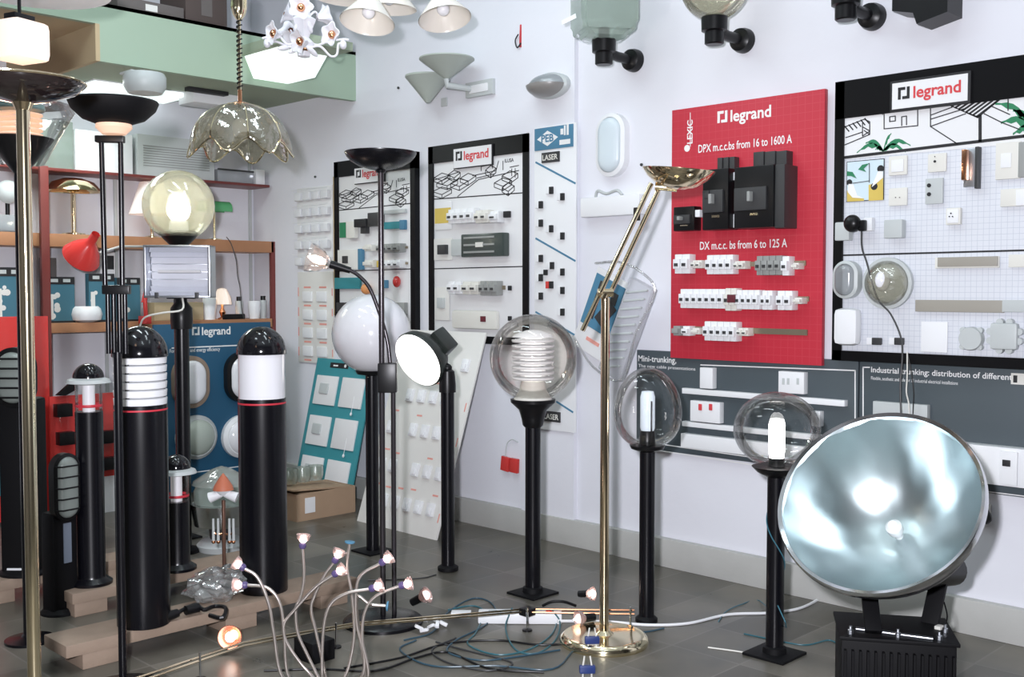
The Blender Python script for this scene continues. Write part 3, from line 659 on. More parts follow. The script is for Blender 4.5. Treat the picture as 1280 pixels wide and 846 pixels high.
for i, (x, y) in enumerate(sws):
    red = i == 10
    o = sp.dev(x-4, y-4.5, x+.5, y+4.5, .014, WHITEP if not red else REDP, 'mini_switch', .001); sp.dev(x+.5, y-4.5, x+4, y+4.5, .016, INK, 'rocker', .001, parent=o)
sp.dev(682, 337, 685, 344, .02, INK, 'hook')

# ---- white racks and card boards left of the framed boards
rk = Board(371, 415, 236, 336, 'blister_rack', 'translucent rack of clear holders on the wall left of the framed boards', .01, cat='rack')
rk.panel(WCARD)
b = B()
for k in range(5):
    for j in range(4):
        B().box((rk.W*(j+.5)/4, -.03, rk.h*(k+.45)/5), (rk.W/4*.80, .03, rk.h/5*.5), None, .008).obj('clear_holder', mat('milky_plastic', (.74, .75, .78), .3), rk.o)
for k in range(5): B().tube([(0, -.05, rk.h*(k+.85)/5), (rk.W, -.05, rk.h*(k+.85)/5)], .002, 6).obj('wire', WHITEP, rk.o)
ck = Board(372, 416, 340, 452, 'switch_card', 'white card of wall switches edged with small red lettering, left of the round white globe', .012, cat='display card')
ck.panel(ICARD)
b = B(); c_ = B()
for k in range(5):
    for j in range(2):
        if k < 4:
            B().box((ck.W*(.3+.4*j), -ck.th-.006, ck.h*(.13+.2*k)), (ck.W*.26, .012, ck.h*.11), None, .003).obj('switch', WHITEP, ck.o)
        c_.text('Legrand'[:0]+'neptune' if 0 else 'modul', ck.W*(.18+.42*j), ck.h*(.02+.2*k)+.004, -ck.th, width=ck.W*.2, bold=.03) if 0 else c_.box((ck.W*(.28+.44*j), -ck.th-.0006, ck.h*(.03+.2*k)), (ck.W*.2, .0012, .012))
for k in range(4): c_.box((.008, -ck.th-.0006, ck.h*(.12+.22*k)), (.010, .0012, .06)); c_.box((ck.W-.008, -ck.th-.0006, ck.h*(.12+.22*k)), (.010, .0012, .05))
c_.obj('red_lettering', REDI, ck.o)

# ---- leaning boards on the floor
def leaning(name, label, bl, br, topx, ytop, m, th=.012, xt=XW-.07):
    """bottom-left / bottom-right floor pixels, leaning back against the right wall, local frame: x right along wall, z up the board"""
    p0 = fl(*bl); p1 = fl(*br); x_ = (p0.x+p1.x)/2; w_ = p0.y-p1.y
    # top height
    for zz in [i*.005 for i in range(100, 420)]:
        q = V((xt-.03, p0.y, zz)); v = q-CAM
        if 423-FPX*v.dot(UP)/v.dot(FW) < ytop: break
    o = thing(name, label, 'display board', (x_, p0.y, 0), RW)
    L = math.hypot(xt-x_, zz); ang = math.atan2(xt-x_, zz)
    return o, w_, L, M.Rotation(-ang, 4, 'X'), x_
o, w_, L, R_, _ = leaning('leaning_switch_board', 'tall off-white board of wall switches leaning on the long wall behind the round lamps', (440, 652), (551, 674), 0, 412, ICARD)
bb = B(); bb.x = R_; bb.box((w_/2, .006, L/2), (w_, .012, L), None, .002); bb.obj('panel', ICARD, o)
rr = random.Random(3); b = B(); b.x = R_; c_ = B(); c_.x = R_
rows = [.13, .30, .49, .66, .83]
for k, f_ in enumerate(rows):
    for j in range(6):
        x_ = w_*(.14+.145*j)
        if (k+j) % 5 == 3 and k: continue
        b = B(); b.x = R_; b.box((x_, -.008, L*f_), (.055, .02, .075), None, .006); b.box((x_, -.02, L*f_-.01), (.03, .01, .035), None, .003); b.obj('switch', WHITEP, o)
        if rr.random() < .75: c_ = B(); c_.x = R_; c_.box((x_+rr.uniform(-.02, .02), -.0006, L*f_+.085+rr.uniform(-.01, .02)), (.045, .0012, .010)); c_.obj('red_lettering', REDI, o)
for f_ in (.10, .27, .46, .63): c_ = B(); c_.x = R_; c_.box((w_*.97, -.0006, L*f_), (.008, .0012, .05)); c_.obj('red_lettering', REDI, o)
p0 = fl(551, 674); p1 = wx(611, 420, .04)
# teal card board
o, w_, L, R_, _ = leaning('leaning_teal_board', 'teal board of white pull-cord heater switches leaning on the wall behind the globe lamp', (374, 632), (462, 652), 0, 448, TEAL)
ptl, ptr = wx(397, 447, .04), wx(468, 449, .04); xb_ = 4.00; L = math.hypot(XW-.04-xb_, ptl.z); R_ = M.Rotation(-math.atan2(XW-.04-xb_, ptl.z), 4, 'X'); w_ = ptl.y-ptr.y; o.location = (xb_, ptl.y, 0)
bb = B(); bb.x = R_; bb.box((w_/2, .006, L/2), (w_, .012, L), None, .002); bb.obj('panel', TEAL, o)
for k in range(3):
    for j in range(2):
        zc = L*(.19+.29*k); xc = w_*(.27+.46*j)
        b = B(); b.x = R_; b.box((xc, -.006, zc), (w_*.38, .012, L*.21), None, .004); pc = b.obj('switch_card', WCARD, o)
        b = B(); b.x = R_
        if j == 0: b.box((xc-.01, -.016, zc+.01), (w_*.15, .014, L*.075), None, .006); b.obj('switch', GREYP, pc)
        else: b.tube([(xc+.04, -.012, zc-.02), (xc+.04, -.014, zc-L*.14)], .002, 6); b.ball((xc+.04, -.014, zc-L*.145), .008, (1, 1, 1.5), 10, 8); b.obj('pull_cord', WHITEP, pc)
b = B(); b.x = R_; b.box((w_*.42, -.001, L*.955), (w_*.32, .002, .035)); b.obj('logo_strip', INK, o); b = B(); b.x = R_; b.box((w_*.36, -.003, L*.953), (w_*.08, .002, .01)); b.lathe([(.011, 0), (.011, .002), (.006, .002)], (w_*.53, -.002, L*.955), 14, M.Rotation(PI/2, 3, 'X')); b.obj('logo_mark', WINK, o)

# ---- small things hung on the wall
def wall_thing(name, label, cat, x, y, off=0, group=None):
    p = wx(x, y, off); return thing(name, label, cat, (XW-off, p.y, p.z), RW, group), dep(p)/FPX/ .70
def sc(x, y): return dep(wx(x, y))/FPX            # metres per pixel facing the lens
# oblique foreshortening: widths along the wall come from wx differences
def uw(x0, x1, y): return wx(x0, y).y-wx(x1, y).y
def zh(x, y0, y1): return wx(x, y0).z-wx(x, y1).z
o, _ = wall_thing('bulkhead_lamp', 'small half-shaded oval wall lamp high beside the pilaster', 'wall lamp', 690, 108, .03)
w_, h_ = uw(667, 713, 108), zh(690, 92, 124)
b = B(); b.lathe([(.5, 0), (.5, .03), (.46, .04)], (0, 0, 0), 28, M.Rotation(PI/2, 3, 'X'), mod=lambda r, z, a: (r, z)); 
for vv in b.bm.verts: vv.co.x *= w_; vv.co.z *= h_
b.obj('backplate', GREYP, o); b = B().ball((0, -.03, 0), .44, (1, 1, .2), 28, 10, a1=PI/2, rot=M.Rotation(PI/2, 3, 'X'))
for vv in b.bm.verts: vv.co.x *= w_; vv.co.z *= h_
b.obj('diffuser', PLASTF, o)
b = B().ball((0, -.032, 0), .46, (1, 1, .24), 28, 10, a1=PI/2, rot=M.Rotation(PI/2, 3, 'X'))
for vv in b.bm.verts: vv.co.x *= w_; vv.co.z *= h_
bmesh.ops.delete(b.bm, geom=[v for v in b.bm.verts if v.co.z > .005], context='VERTS'); b.obj('lower_shade', mat('grey_lens', (.25, .24, .23), .3), o)
# oval white bulkhead by the pilaster
o, _ = wall_thing('oval_bulkhead_lamp', 'white oval wall lamp between the switch panel and the red board', 'wall lamp', 769, 182)
oval_lamp(o, 0, 0, 0, uw(752, 788, 182), zh(769, 142, 221), .07, WHITEP, mat('blue_white_diffuser', (.62, .70, .75), .3), 0, 'housing')
# flat white box
o, _ = wall_thing('flat_wall_light', 'flat white rectangular fitting below the white oval wall lamp', 'wall lamp', 769, 258)
w_, h_ = uw(732, 806, 258), zh(769, 246, 271)
bx((0, -.025, 0), (w_, .05, h_), WHITEP, 'housing', o, bev=.01); B().tube([(-w_*.25, -.04, h_/2), (-w_*.2, -.045, h_/2+.03), (-.02, -.045, h_/2+.012), (w_*.12, -.045, h_/2+.025), (w_*.2, -.04, h_/2)], .008, 8, 4).obj('clip', GREYP, o)
# conical uplighters
def upl(x, y, yt, r, label, bracket):
    o, _ = wall_thing('cone_wall_light', label, 'wall lamp', x, y)
    h_ = zh(x, yt, y); b = B()
    prof = [(.012, 0), (r, h_*.94), (r, h_), (r*.93, h_), (.006, .02)]
    b.lathe(prof, (0, -r-.02 if bracket else -r-.002, 0), 32, cap=False)
    b.obj('cone_shade', mat('greenish_grey_shade', (.40, .44, .40), .5, noise=.05), o)
    if bracket:
        bx((.10, -.012, -.045), (.22, .024, .085), GREYP, 'wall_plate', o); bx((.10, -.026, -.045), (.15, .006, .045), WHITEP, 'plate_inset', o); b = B(); b.tube([(0, -r-.02, .0), (0, -r-.02, -.035), (.03, -.02, -.04)], .018, 12); b.obj('arm', GREYP, o)
    else: bx((0, -.004, .02), (.05, .008, .05), GREYP, 'wall_plate', o)
upl(556, 132, 99, .13, 'grey cone wall light without bracket, left of the other cone light', False)
upl(587, 104, 79, .155, 'grey stepped cone wall light with a square bracket below it', True)
# red cards
o, _ = wall_thing('red_blister_card', 'small crumpled red card hanging high on the wall', 'card', 658, 46)
b = B(); b.x = M.Rotation(.25, 4, 'Y'); b.box((.01, -.01, 0), (.10, .012, .12), M.Rotation(.2, 3, 'X'), .004); b.obj('card', REDT, o)
B().tube([(-.05, -.012, .02), (-.075, -.01, -.01), (-.06, -.01, -.05), (-.03, -.012, -.03)], .004, 6, 4).obj('cord', DGREY, o)
o, _ = wall_thing('red_padlock_pack', 'small red and white pack hanging low on the wall by a clear loop', 'pack', 640, 580)
bx((-.035, -.015, .0), (.06, .02, .08), REDP, 'red_box', o, M.Rotation(.12, 3, 'Y')); bx((.035, -.015, -.002), (.055, .02, .08), REDP, 'red_box', o, M.Rotation(.05, 3, 'Y'))
B().tube([(-.04, -.012, .04), (-.03, -.01, .11), (.01, -.01, .14), (.055, -.01, .13)], .003, 6, 4).obj('loop', GREYP, o)
# wall outlet bottom right
o, _ = wall_thing('wall_outlet', 'small white cable outlet with a dark plug low at the right', 'socket', 1228, 640)
bx((0, -.012, 0), (.07, .024, .07), CREAM, 'plate', o); B().tube([(.01, -.02, .015), (.03, -.05, .02), (.045, -.045, -.01), (.03, -.04, -.03)], .010, 8, 4).obj('plug', DGREY, o)
# screws
for x, y, t_ in ((395, 221, 'tiny dark screw above the translucent rack'), (803, 206, 'tiny dark screw beside the white oval wall lamp'), (499, 110, 'tiny dark screw below the cone shaded pendant')):
    o, _ = wall_thing('wall_screw', t_, 'screw', x, y); B().lathe([(.004, 0), (.008, .006), (.007, .012), (0, .013)], (0, 0, 0), 12, M.Rotation(PI/2, 3, 'X')).obj('screw_head', DGREY, o)

# ---- black armed outdoor wall lamps, top of the right wall
def arm_lamp(x, y, label, kind):
    """x,y: centre of the round wall rosette"""
    p = wx(x, y, .03); o = thing('outdoor_wall_lamp', label, 'wall lamp', (XW, p.y, p.z), RW)
    r = .056
    b = B().lathe([(r, 0), (r, .02), (r*.9, .045), (r*.5, .06), (0, .062)], (0, 0, 0), 32, M.Rotation(PI/2, 3, 'X')); b.obj('wall_rosette', BLKP, o)
    out = .24
    B().tube([(0, -.04, 0), (0, -.14, .0), (0, -out, .01)], .024, 14).obj('arm', BLKP, o)
    b = B(); b.lathe([(.036, -.055), (.042, -.05), (.042, .0), (.056, .005), (.058, .065), (.0, .07)], (0, -out, 0), 28); b.obj('cup', BLKP, o)
    if kind == 'cube':
        s_ = .27; g = B(); g.lathe([(s_*.28, .06), (s_*.60, .075), (s_*.72, .12), (s_*.72, .38), (s_*.60, .42), (0, .43)], (0, -out, 0), 4, M.Rotation(0.15, 3, 'Z'), False)
        bmesh.ops.bevel(g.bm, geom=g.bm.edges[:], offset=.02, segments=2, affect='EDGES'); g.obj('glass_shade', GLASSG, o)
        B().tube([(0, -out, .065), (0, -out, .12)], .026, 14).obj('lampholder', BLKP, o); bx((-.09, -out-.15, .15), (.09, .002, .022), WHITEP, 'price_tag', o, M.Rotation(-.2, 3, 'Y'), bev=0)
    elif kind == 'globe':
        B().ball((0, -out, .065+.135), .15, (1, 1, 1)).obj('globe_shade', GLASSY, o); bx((-.06, -out-.150, .17), (.08, .002, .02), WHITEP, 'price_tag', o, M.Rotation(-.2, 3, 'Y'), bev=0)
    elif kind == 'lantern':
        B().lathe([(.06, .09), (.10, .16), (.10, .34), (.03, .42), (0, .43)], (0, -out, 0), 24).obj('shade', GLASSG, o)
arm_lamp(789, 75, 'black armed wall lamp with a square green glass shade', 'cube')
arm_lamp(926, 50, 'black armed wall lamp with a round yellowish globe', 'globe')
arm_lamp(1088, 20, 'black armed wall lamp cut by the top edge above the big framed board', 'lantern')
p = wx(1165, 20); o = thing('wedge_wall_lamp', 'black angular wall lamp cut by the top edge at the right', 'wall lamp', (XW, p.y, p.z), RW)
B().prism([(-.10, .012), (-.015, -.01), (.0, -.055), (.12, -.03), (.12, .12), (-.10, .12)], -.14, 0).obj('body', BLKP, o); bx((.0, -.06, .14), (.18, .10, .04), BLKP, 'top_cap', o)

# ---- blister packed tray hanging on the wall
c0 = wx(768, 395, .08); o = thing('plastic_wrapped_tray', 'clear plastic wrapped ribbed tray with a photo card, hanging aslant behind the brass lamp', 'package', c0, RW)
RR = M.Rotation(math.radians(24), 4, 'Y')
b = B(); b.x = RR; b.box((-.085, -.0, -.03), (.22, .012, .43), None, .003); b.obj('card', WCARD, o)
b = B(); b.x = RR; b.box((-.085, -.008, .02), (.20, .004, .27), None, 0); b.obj('photo', BINK, o, label='blue photo print')
b = B(); b.x = RR; b.box((-.13, -.011, .03), (.03, .003, .2), M.Rotation(.0, 3, 'Y')); b.box((-.05, -.011, -.01), (.07, .003, .13), M.Rotation(.4, 3, 'Y')); b.box((-.03, -.011, .08), (.04, .003, .06)); b.obj('photo_figure', DGREY, o)
b = B(); b.x = RR; b.box((-.07, -.0075, -.175), (.09, .004, .018)); b.obj('card_lettering', REDI, o)
b = B(); b.x = RR
b.box((.115, -.02, -.02), (.15, .05, .50), None, .012)
b.obj('clear_tray', PLASTW, o)
b = B(); b.x = RR
for k in range(10): b.box((.115, -.05, -.22+.045*k), (.13, .016, .010), M.Rotation(-.5, 3, 'Y'), .003)
b.obj('tray_ribs', GREYP, o)
b = B(); b.x = RR; b.tube([(-.2, -.03, .2), (-.05, -.045, .27), (.1, -.05, .28), (.2, -.03, .22), (.19, -.05, 0), (.2, -.04, -.25), (0, -.03, -.28), (-.19, -.02, -.2)], .006, 6, 4); b.obj('wrap_edge', PLAST, o)

# ================================================================== posts and lamps on the floor
def base_at(x, y, z=0): return fl(x, y, z)
def spost(loc, r, ztop, plate=.16, parent=None, rib=True):
    b = B().lathe([(r, .008), (r, ztop)], (0, 0, 0), 24); b.obj('pole', BLACK, parent)
    if plate:
        b = B().box((0, 0, .005), (plate, plate, .010), None, .002); b.lathe([(r*1.35, .01), (r*1.3, .03), (r, .035)], (0, 0, 0), 24); b.obj('base_plate', BLKM, parent)
# M opal globe
L_ = base_at(466, 689); D = dep(L_)/FPX
o = thing('globe_post_lamp', 'black post lamp with a large plain white globe', 'post lamp', L_)
zc, R0 = zat(L_, 417), 49*D; spost(L_, .033, zc-R0*.93, 0, o)
B().lathe([(.03, zc-R0*1.06), (.075, zc-R0*1.02), (.085, zc-R0*.93), (.06, zc-R0*.9)], seg=28).obj('collar', BLKP, o); B().ball((0, 0, zc), R0).obj('globe', OPAL, o)
B().box((0, 0, .005), (.16, .16, .01), None, .002).obj('base_plate', BLKM, o)
# N flood head on post
L_ = base_at(560, 713); D = dep(L_)/FPX
o = thing('flood_post_lamp', 'black post with a tilted lit oval floodlight head', 'post lamp', L_); spost(L_, .032, zat(L_, 488), 0, o)
B().lathe([(.05, .005), (.05, .02), (.034, .03)], seg=24).obj('base_plate', BLKM, o)
z1, z2 = zat(L_, 490), zat(L_, 455)
B().lathe([(.040, z1-.0), (.040, z1+.04), (.034, z1+.10), (.014, z1+.115), (0, z1+.116)], seg=28).obj('pole_cap', BLKP, o)
B().ball((0, 0, zat(L_, 460)), .022).obj('knuckle', BLKP, o)
# head: normal faces left/down toward the room
hc = at(522, 450, dep(L_)-.05)-L_; hc = V((hc.x, hc.y, hc.z))
n_ = (-RT*.50-UP*.34-FW*.80).normalized()
sidev = (RT*.75-UP*.66); sidev = (sidev-n_*sidev.dot(n_)).normalized(); upv = n_.cross(sidev)
def oriented(c, n, up_):
    n = n.normalized(); x_ = up_.cross(n).normalized(); y_ = n.cross(x_); return M.Translation(c) @ M((x_, y_, n)).transposed().to_4x4()
MX = oriented(hc, n_, (UP*.70-RT*.70))
b = B(); b.x = MX; a_, c_ = .112, .138
def ell(r, z, a): return (r*(1+.0*math.cos(a)), z)
b.lathe([(1, 0), (1.05, -.01), (1.02, -.05), (.75, -.12), (.35, -.16), (0, -.165)], seg=36, cap=False)
for vv in b.bm.verts:
    q = MX.inverted() @ vv.co; vv.co = MX @ V((q.x*a_, q.y*c_, q.z))
b.obj('hood', mat('dark_green_black_metal', (.02, .025, .022), .35), o)
b = B(); b.x = MX; b.lathe([(1.0, 0), (.9, .012), (.5, .025), (0, .03)], seg=36, cap=False)
for vv in b.bm.verts:
    q = MX.inverted() @ vv.co; vv.co = MX @ V((q.x*a_, q.y*c_, q.z))
b.obj('lit_lens', GPAR, o)
b = B(); b.box(hc-n_*.085+UP*.035+RT*.05, (.15, .12, .09), MX.to_3x3(), .012); b.obj('gear_housing', mat('dark_green_black_metal', (.02, .025, .022), .35), o)
back = hc-n_*.10
B().tube([(0, 0, zat(L_, 460)), back], .02, 12).obj('bracket', BLKP, o)
# O clear globe with ribbed lamp
L_ = base_at(666, 742); D = dep(L_)/FPX
o = thing('louvred_globe_lamp', 'black post lamp, clear globe around a stack of white louvre rings', 'post lamp', L_); spost(L_, .034, zat(L_, 528), .165, o)
zc, R0 = zat(L_, 447), 54*D; zb = zat(L_, 500)
B().lathe([(.036, zat(L_, 534)), (.046, zat(L_, 531)), (.050, zat(L_, 524)), (.062, zat(L_, 512)), (.098, zb-.01), (.10, zb+.005), (0, zb+.006)], seg=32).obj('collar', BLKP, o)
B().ball((0, 0, zc), R0, seg=40, rings=24, a1=PI*.86).obj('globe', GLASSA, o)
b = B().lathe([(.085, zb+.005), (.062, zb+.04), (.052, zb+.085), (0, zb+.088)], seg=28); b.obj('lamp_base', CREAM, o)
lv = B(); zz = zb+.09
for k in range(8): lv.lathe([(.050, zz), (.090, zz+.001), (.094, zz+.006), (.094, zz+.012), (.056, zz+.019), (.050, zz)], seg=32, cap=False); zz += .0235
lv.lathe([(.092, zz), (.08, zz+.012), (.03, zz+.030), (0, zz+.032)], seg=28, cap=False)
lv.obj('louvres', WHITEP, o); B().lathe([(.036, zb+.09), (.036, zz), (0, zz)], seg=16).obj('lamp_tube', GWS, o)
# P egg-shaped
L_ = base_at(808, 778); D = dep(L_)/FPX
o = thing('egg_globe_lamp', 'black post lamp with an upright egg-shaped clear globe and unlit white tube lamp', 'post lamp', L_); spost(L_, .031, zat(L_, 560), 0, o)
B().lathe([(.045, .005), (.045, .02), (.033, .03)], seg=24).obj('base_plate', BLKM, o)
zc = zat(L_, 510); zb = zat(L_, 558)
B().lathe([(.034, zb-.02), (.066, zb-.008), (.072, zb+.006), (0, zb+.007)], seg=28).obj('collar', BLKP, o)
b = B(); R0 = 42*D; b.lathe([(R0*math.sin(a)**.9*(1-.10*math.cos(a)), zc+50*D*math.cos(a)) for a in [PI*.02+PI*.90*i/22 for i in range(23)]], seg=36, cap=False); b.obj('globe', GLASS, o)
B().lathe([(.034, zb), (.030, zb+.06), (.027, zb+.065), (0, zb+.066)], seg=20).obj('lampholder', BLKP, o)
zl = zat(L_, 538); B().lathe([(.026, zl), (.030, zl+.012), (.030, zat(L_, 496)), (.024, zat(L_, 489)), (0, zat(L_, 488))], seg=24).obj('tube_lamp', mat('pale_blue_opal_glow', (.70, .78, .85), .2, 0, (.8, .9, 1), .1), o)  # unlit tube brightened by a faint emission in its material
b = B(); b.tube([(-.02, -.035, zl), (-.02, -.035, zat(L_, 500))], .004, 6); b.obj('wire_stay', CHROME, o)
# Q oblate
L_ = base_at(968, 818); D = dep(L_)/FPX
o = thing('oblate_globe_lamp', 'black post lamp with a wide flattened clear globe around a brightly lit tube', 'post lamp', L_); spost(L_, .0325, zat(L_, 590), .17, o)
b = B(); b.lathe([(.034, zat(L_, 596)), (.07, zat(L_, 590)), (.09, zat(L_, 583)), (0, zat(L_, 582))], seg=28); b.obj('collar', BLKP, o)
B().ball((0, 0, zat(L_, 537)), 53*D, (1, 1, 47/53.), seg=40, rings=24, a1=PI*.87).obj('globe', GLASS, o)
B().lathe([(.03, zat(L_, 583)), (.028, zat(L_, 572)), (0, zat(L_, 571))], seg=20).obj('lampholder', BLKP, o)
B().lathe([(.026, zat(L_, 572)), (.029, zat(L_, 562)), (.029, zat(L_, 530)), (.024, zat(L_, 524)), (0, zat(L_, 523))], seg=24).obj('lit_tube', GW, o)
# thin blue wires twisted round this post
w2 = thing('blue_wire', 'thin blue-green wire wound round the flattened-globe post and trailing on the floor', 'cable', L_)
pw = [V((.034*math.cos(a), .034*math.sin(a), .62-.018*a*3)) for a in [i*.8 for i in range(10)]]
tr = [fl(950, 752)-L_, fl(928, 756)-L_, fl(908, 765)-L_, fl(898, 778)-L_]
B().tube(pw+[V((-.02, -.06, .12))]+[V((t.x, t.y, .004)) for t in tr], .0022, 6, 4).obj('wire', mat('blue_green_wire', (.04, .15, .20), .4), w2)

# D globe + floodlight posts
L_ = base_at(231, 690); D = dep(L_)/FPX
o = thing('floodlight_post', 'black post carrying a rectangular silver floodlight, before the yellow globe', 'post lamp', L_); spost(L_, .036, zat(L_, 400), 0, o)
B().lathe([(.075, .0), (.075, .02), (.038, .03)], seg=24).obj('base_plate', BLKM, o)
B().lathe([(.052, zat(L_, 411)), (.056, zat(L_, 400)), (.054, zat(L_, 385)), (.03, zat(L_, 377)), (.028, zat(L_, 373)), (0, zat(L_, 372))], seg=28).obj('pole_cap', BLKP, o)
ra = math.atan2(RT.y, RT.x)+math.radians(3)
zt, zb_ = zat(L_, 307), zat(L_, 372); wd = 80*D; hh = zt-zb_; zc = (zt+zb_)/2; RZ = M.Rotation(ra, 3, 'Z')
fr = B(); fr.x = M.Rotation(ra, 4, 'Z')
for c, d in (((0, -.02, zc+hh/2-.006), (wd, .13, .012)), ((0, -.02, zc-hh/2+.006), (wd, .13, .012)), ((-wd/2+.006, -.02, zc), (.012, .13, hh)), ((wd/2-.006, -.02, zc), (.012, .13, hh)), ((0, .04, zc), (wd, .02, hh))): fr.box(c, d, None, .003)
fh = fr.obj('flood_housing', ALUF, o)
b = B(); b.x = M.Rotation(ra, 4, 'Z')
for k in range(8): 
    t = k/8; a_ = -1.25+2.5*t; a2 = -1.25+2.5*(t+1/8)
    for s_ in (0,): b.prism([(-wd/2+.016, 0), (wd/2-.016, 0), (wd/2-.016, .001), (-wd/2+.016, .001)], 0, .001, M.Translation((0, .02-.06*(1-math.cos(a_)), zc+math.sin((a_+a2)/2)*hh*.48)) @ M.Scale(1, 4)) if 0 else b.box((0, .018-.07*(1-math.cos((a_+a2)/2)), zc+math.sin((a_+a2)/2)/math.sin(1.25)*hh*.45), (wd-.03, .003, hh*.13), M.Rotation(-(a_+a2)/2*.75, 3, 'X'))
b.obj('reflector', mat('flood_reflector', (.84, .87, .96), .42, .1, noise=.04, nscale=20), fh)
b = B(); b.x = M.Rotation(ra, 4, 'Z'); b.box((0, -.083, zc), (wd-.01, .004, hh-.01)); b.obj('front_glass', GLASS, fh)
b = B(); b.x = M.Rotation(ra, 4, 'Z'); b.tube([(-wd*.32, -.03, zc), (wd*.32, -.03, zc)], .008, 12); b.obj('lamp_tube', OPAL, fh)
for x_ in (-wd*.3, wd*.3): b = B(); b.x = M.Rotation(ra, 4, 'Z'); b.box((x_, -.09, zc-hh/2+.012), (.018, .012, .03), None, .002); b.obj('clip', DGREY, fh)
B().box((0, 0, zat(L_, 372)), (.14, .03, .012), RZ, .002).obj('bracket', BLKM, o)
B().tube([V((-.02, -.05, zb_)), V((-.04, -.08, zb_-.06)), V((-.12, -.03, zb_-.075)), V((-.17, .06, zb_-.10)), V((-.19, .08, zb_-.16))], .005, 6, 4).obj('supply_cord', CREAM, o)
L2 = base_at(229, 672); D = dep(L2)/FPX
o = thing('yellow_globe_lamp', 'post lamp with a lit pearly yellow globe, above the silver floodlight', 'post lamp', L2); 
zc, R0 = zat(L2, 257), 43.5*D; spost(L2, .033, zc-R0*1.05, .15, o)
B().lathe([(.05, zat(L2, 306)), (.085, zat(L2, 298)), (.105, zat(L2, 291)), (.09, zat(L2, 289))], seg=28).obj('collar', BLKP, o)
B().ball((0, 0, zc), R0).obj('globe', GLASSY, o); B().ball((0, 0, zc-.02), .062, (1, 1, 1.1)).obj('bulb', glow('globe_bulb_glow', (1, 1, .92), 14), o); B().lathe([(.05, zc-R0*.9), (.05, zc-R0*.5), (.03, zc-R0*.35)], seg=20).obj('lampholder', WHITEP, o)

point('globe_bulb_light', (L2.x, L2.y, zc), 20, (1, .93, .86), .06)
# wooden planks under the bollards
PT = .10
def plank(x0, x1, yy, wd, label, feet):
    o = thing('wooden_plank', label, 'plank', ((x0+x1)/2, yy, 0), 0)
    bx((0, 0, PT-.022), (x1-x0, wd, .044), WOOD, 'board', o, bev=.003)
    for f_ in feet: bx((f_-(x0+x1)/2, -wd*.08, (PT-.044)/2), (.14, wd*.8, PT-.044), WOOD, 'block', o, bev=.003)
    return o
pE, pF, pG, pH, pI = fl(180, 778, PT), fl(330, 737, PT), fl(115, 729, PT), fl(222, 711, PT), fl(32, 715, PT)
plank(1.55, 2.82, (pE.y+pF.y)/2, .19, 'front pale wooden plank carrying the two big bollards', (1.68, 2.25, 2.7))
plank(pG.x-.13, 2.85, (pG.y+pH.y)/2, .17, 'middle wooden plank carrying the two small bollards', (pG.x-.05, 2.7))
plank(1.55, 2.3, pI.y, .15, 'rear wooden plank under the caged oval lamp at far left', (1.7, 2.2))
# big bollards
def bollard(L_, ytop, yd, yc, ybase, louv, label, r):
    o = thing('bollard_lamp', label, 'bollard lamp', L_)
    z = lambda y: zat(L_, y)-L_.z
    B().lathe([(r, 0), (r, z(yc+2)), (r*1.0, z(yc))], seg=40).obj('body', BLACK, o)
    B().lathe([(r*1.002, z(yc+7)), (r*1.006, z(yc+6.6)), (r*1.006, z(yc+5.2)), (r*1.002, z(yc+4.8))], seg=40, cap=False).obj('red_band', REDL, o)
    hd = z(ytop)-z(yd)
    B().lathe([(r*1.04, z(yd)-.004)]+[(r*1.05*math.cos(a), z(yd)+hd*math.sin(a)) for a in [PI/2*i/12 for i in range(13)]], seg=40).obj('dome_cap', BLKG, o)
    if louv:
        n = 6; h_ = (z(yd)-z(yc))/n; b = B()
        for k in range(n): zz = z(yc)+k*h_; b.lathe([(r*.70, zz+h_*.25), (r*.98, zz+h_*.04), (r*1.0, zz+h_*.80), (r*.72, zz+h_*.98), (r*.70, zz+h_*.25)], seg=36, cap=False)
        b.obj('louvres', WHITEP, o); B().lathe([(r*.62, z(yc)), (r*.62, z(yd))], seg=24).obj('diffuser', mat('pale_diffuser', (.75, .75, .80), .3, 0, (1, 1, 1), .15), o)
        b = B()
        for k in range(3): a = PI/2+2*PI*k/3; b.tube([(r*.85*math.cos(a), r*.85*math.sin(a), z(yc)), (r*.85*math.cos(a), r*.85*math.sin(a), z(yd))], .008, 8)
        b.obj('stays', BLKP, o)
    else: B().lathe([(r*.97, z(yc)), (r*.97, z(yd))], seg=40).obj('opal_cylinder', OPAL, o)
    return o
bollard(pE, 407, 444, 505, 780, True, 'big black bollard with white louvre rings under its dome', 32*dep(pE)/FPX)
o = bollard(pF, 408, 441, 497, 738, False, 'big black bollard with a plain white opal band', 29.3*dep(pF)/FPX)
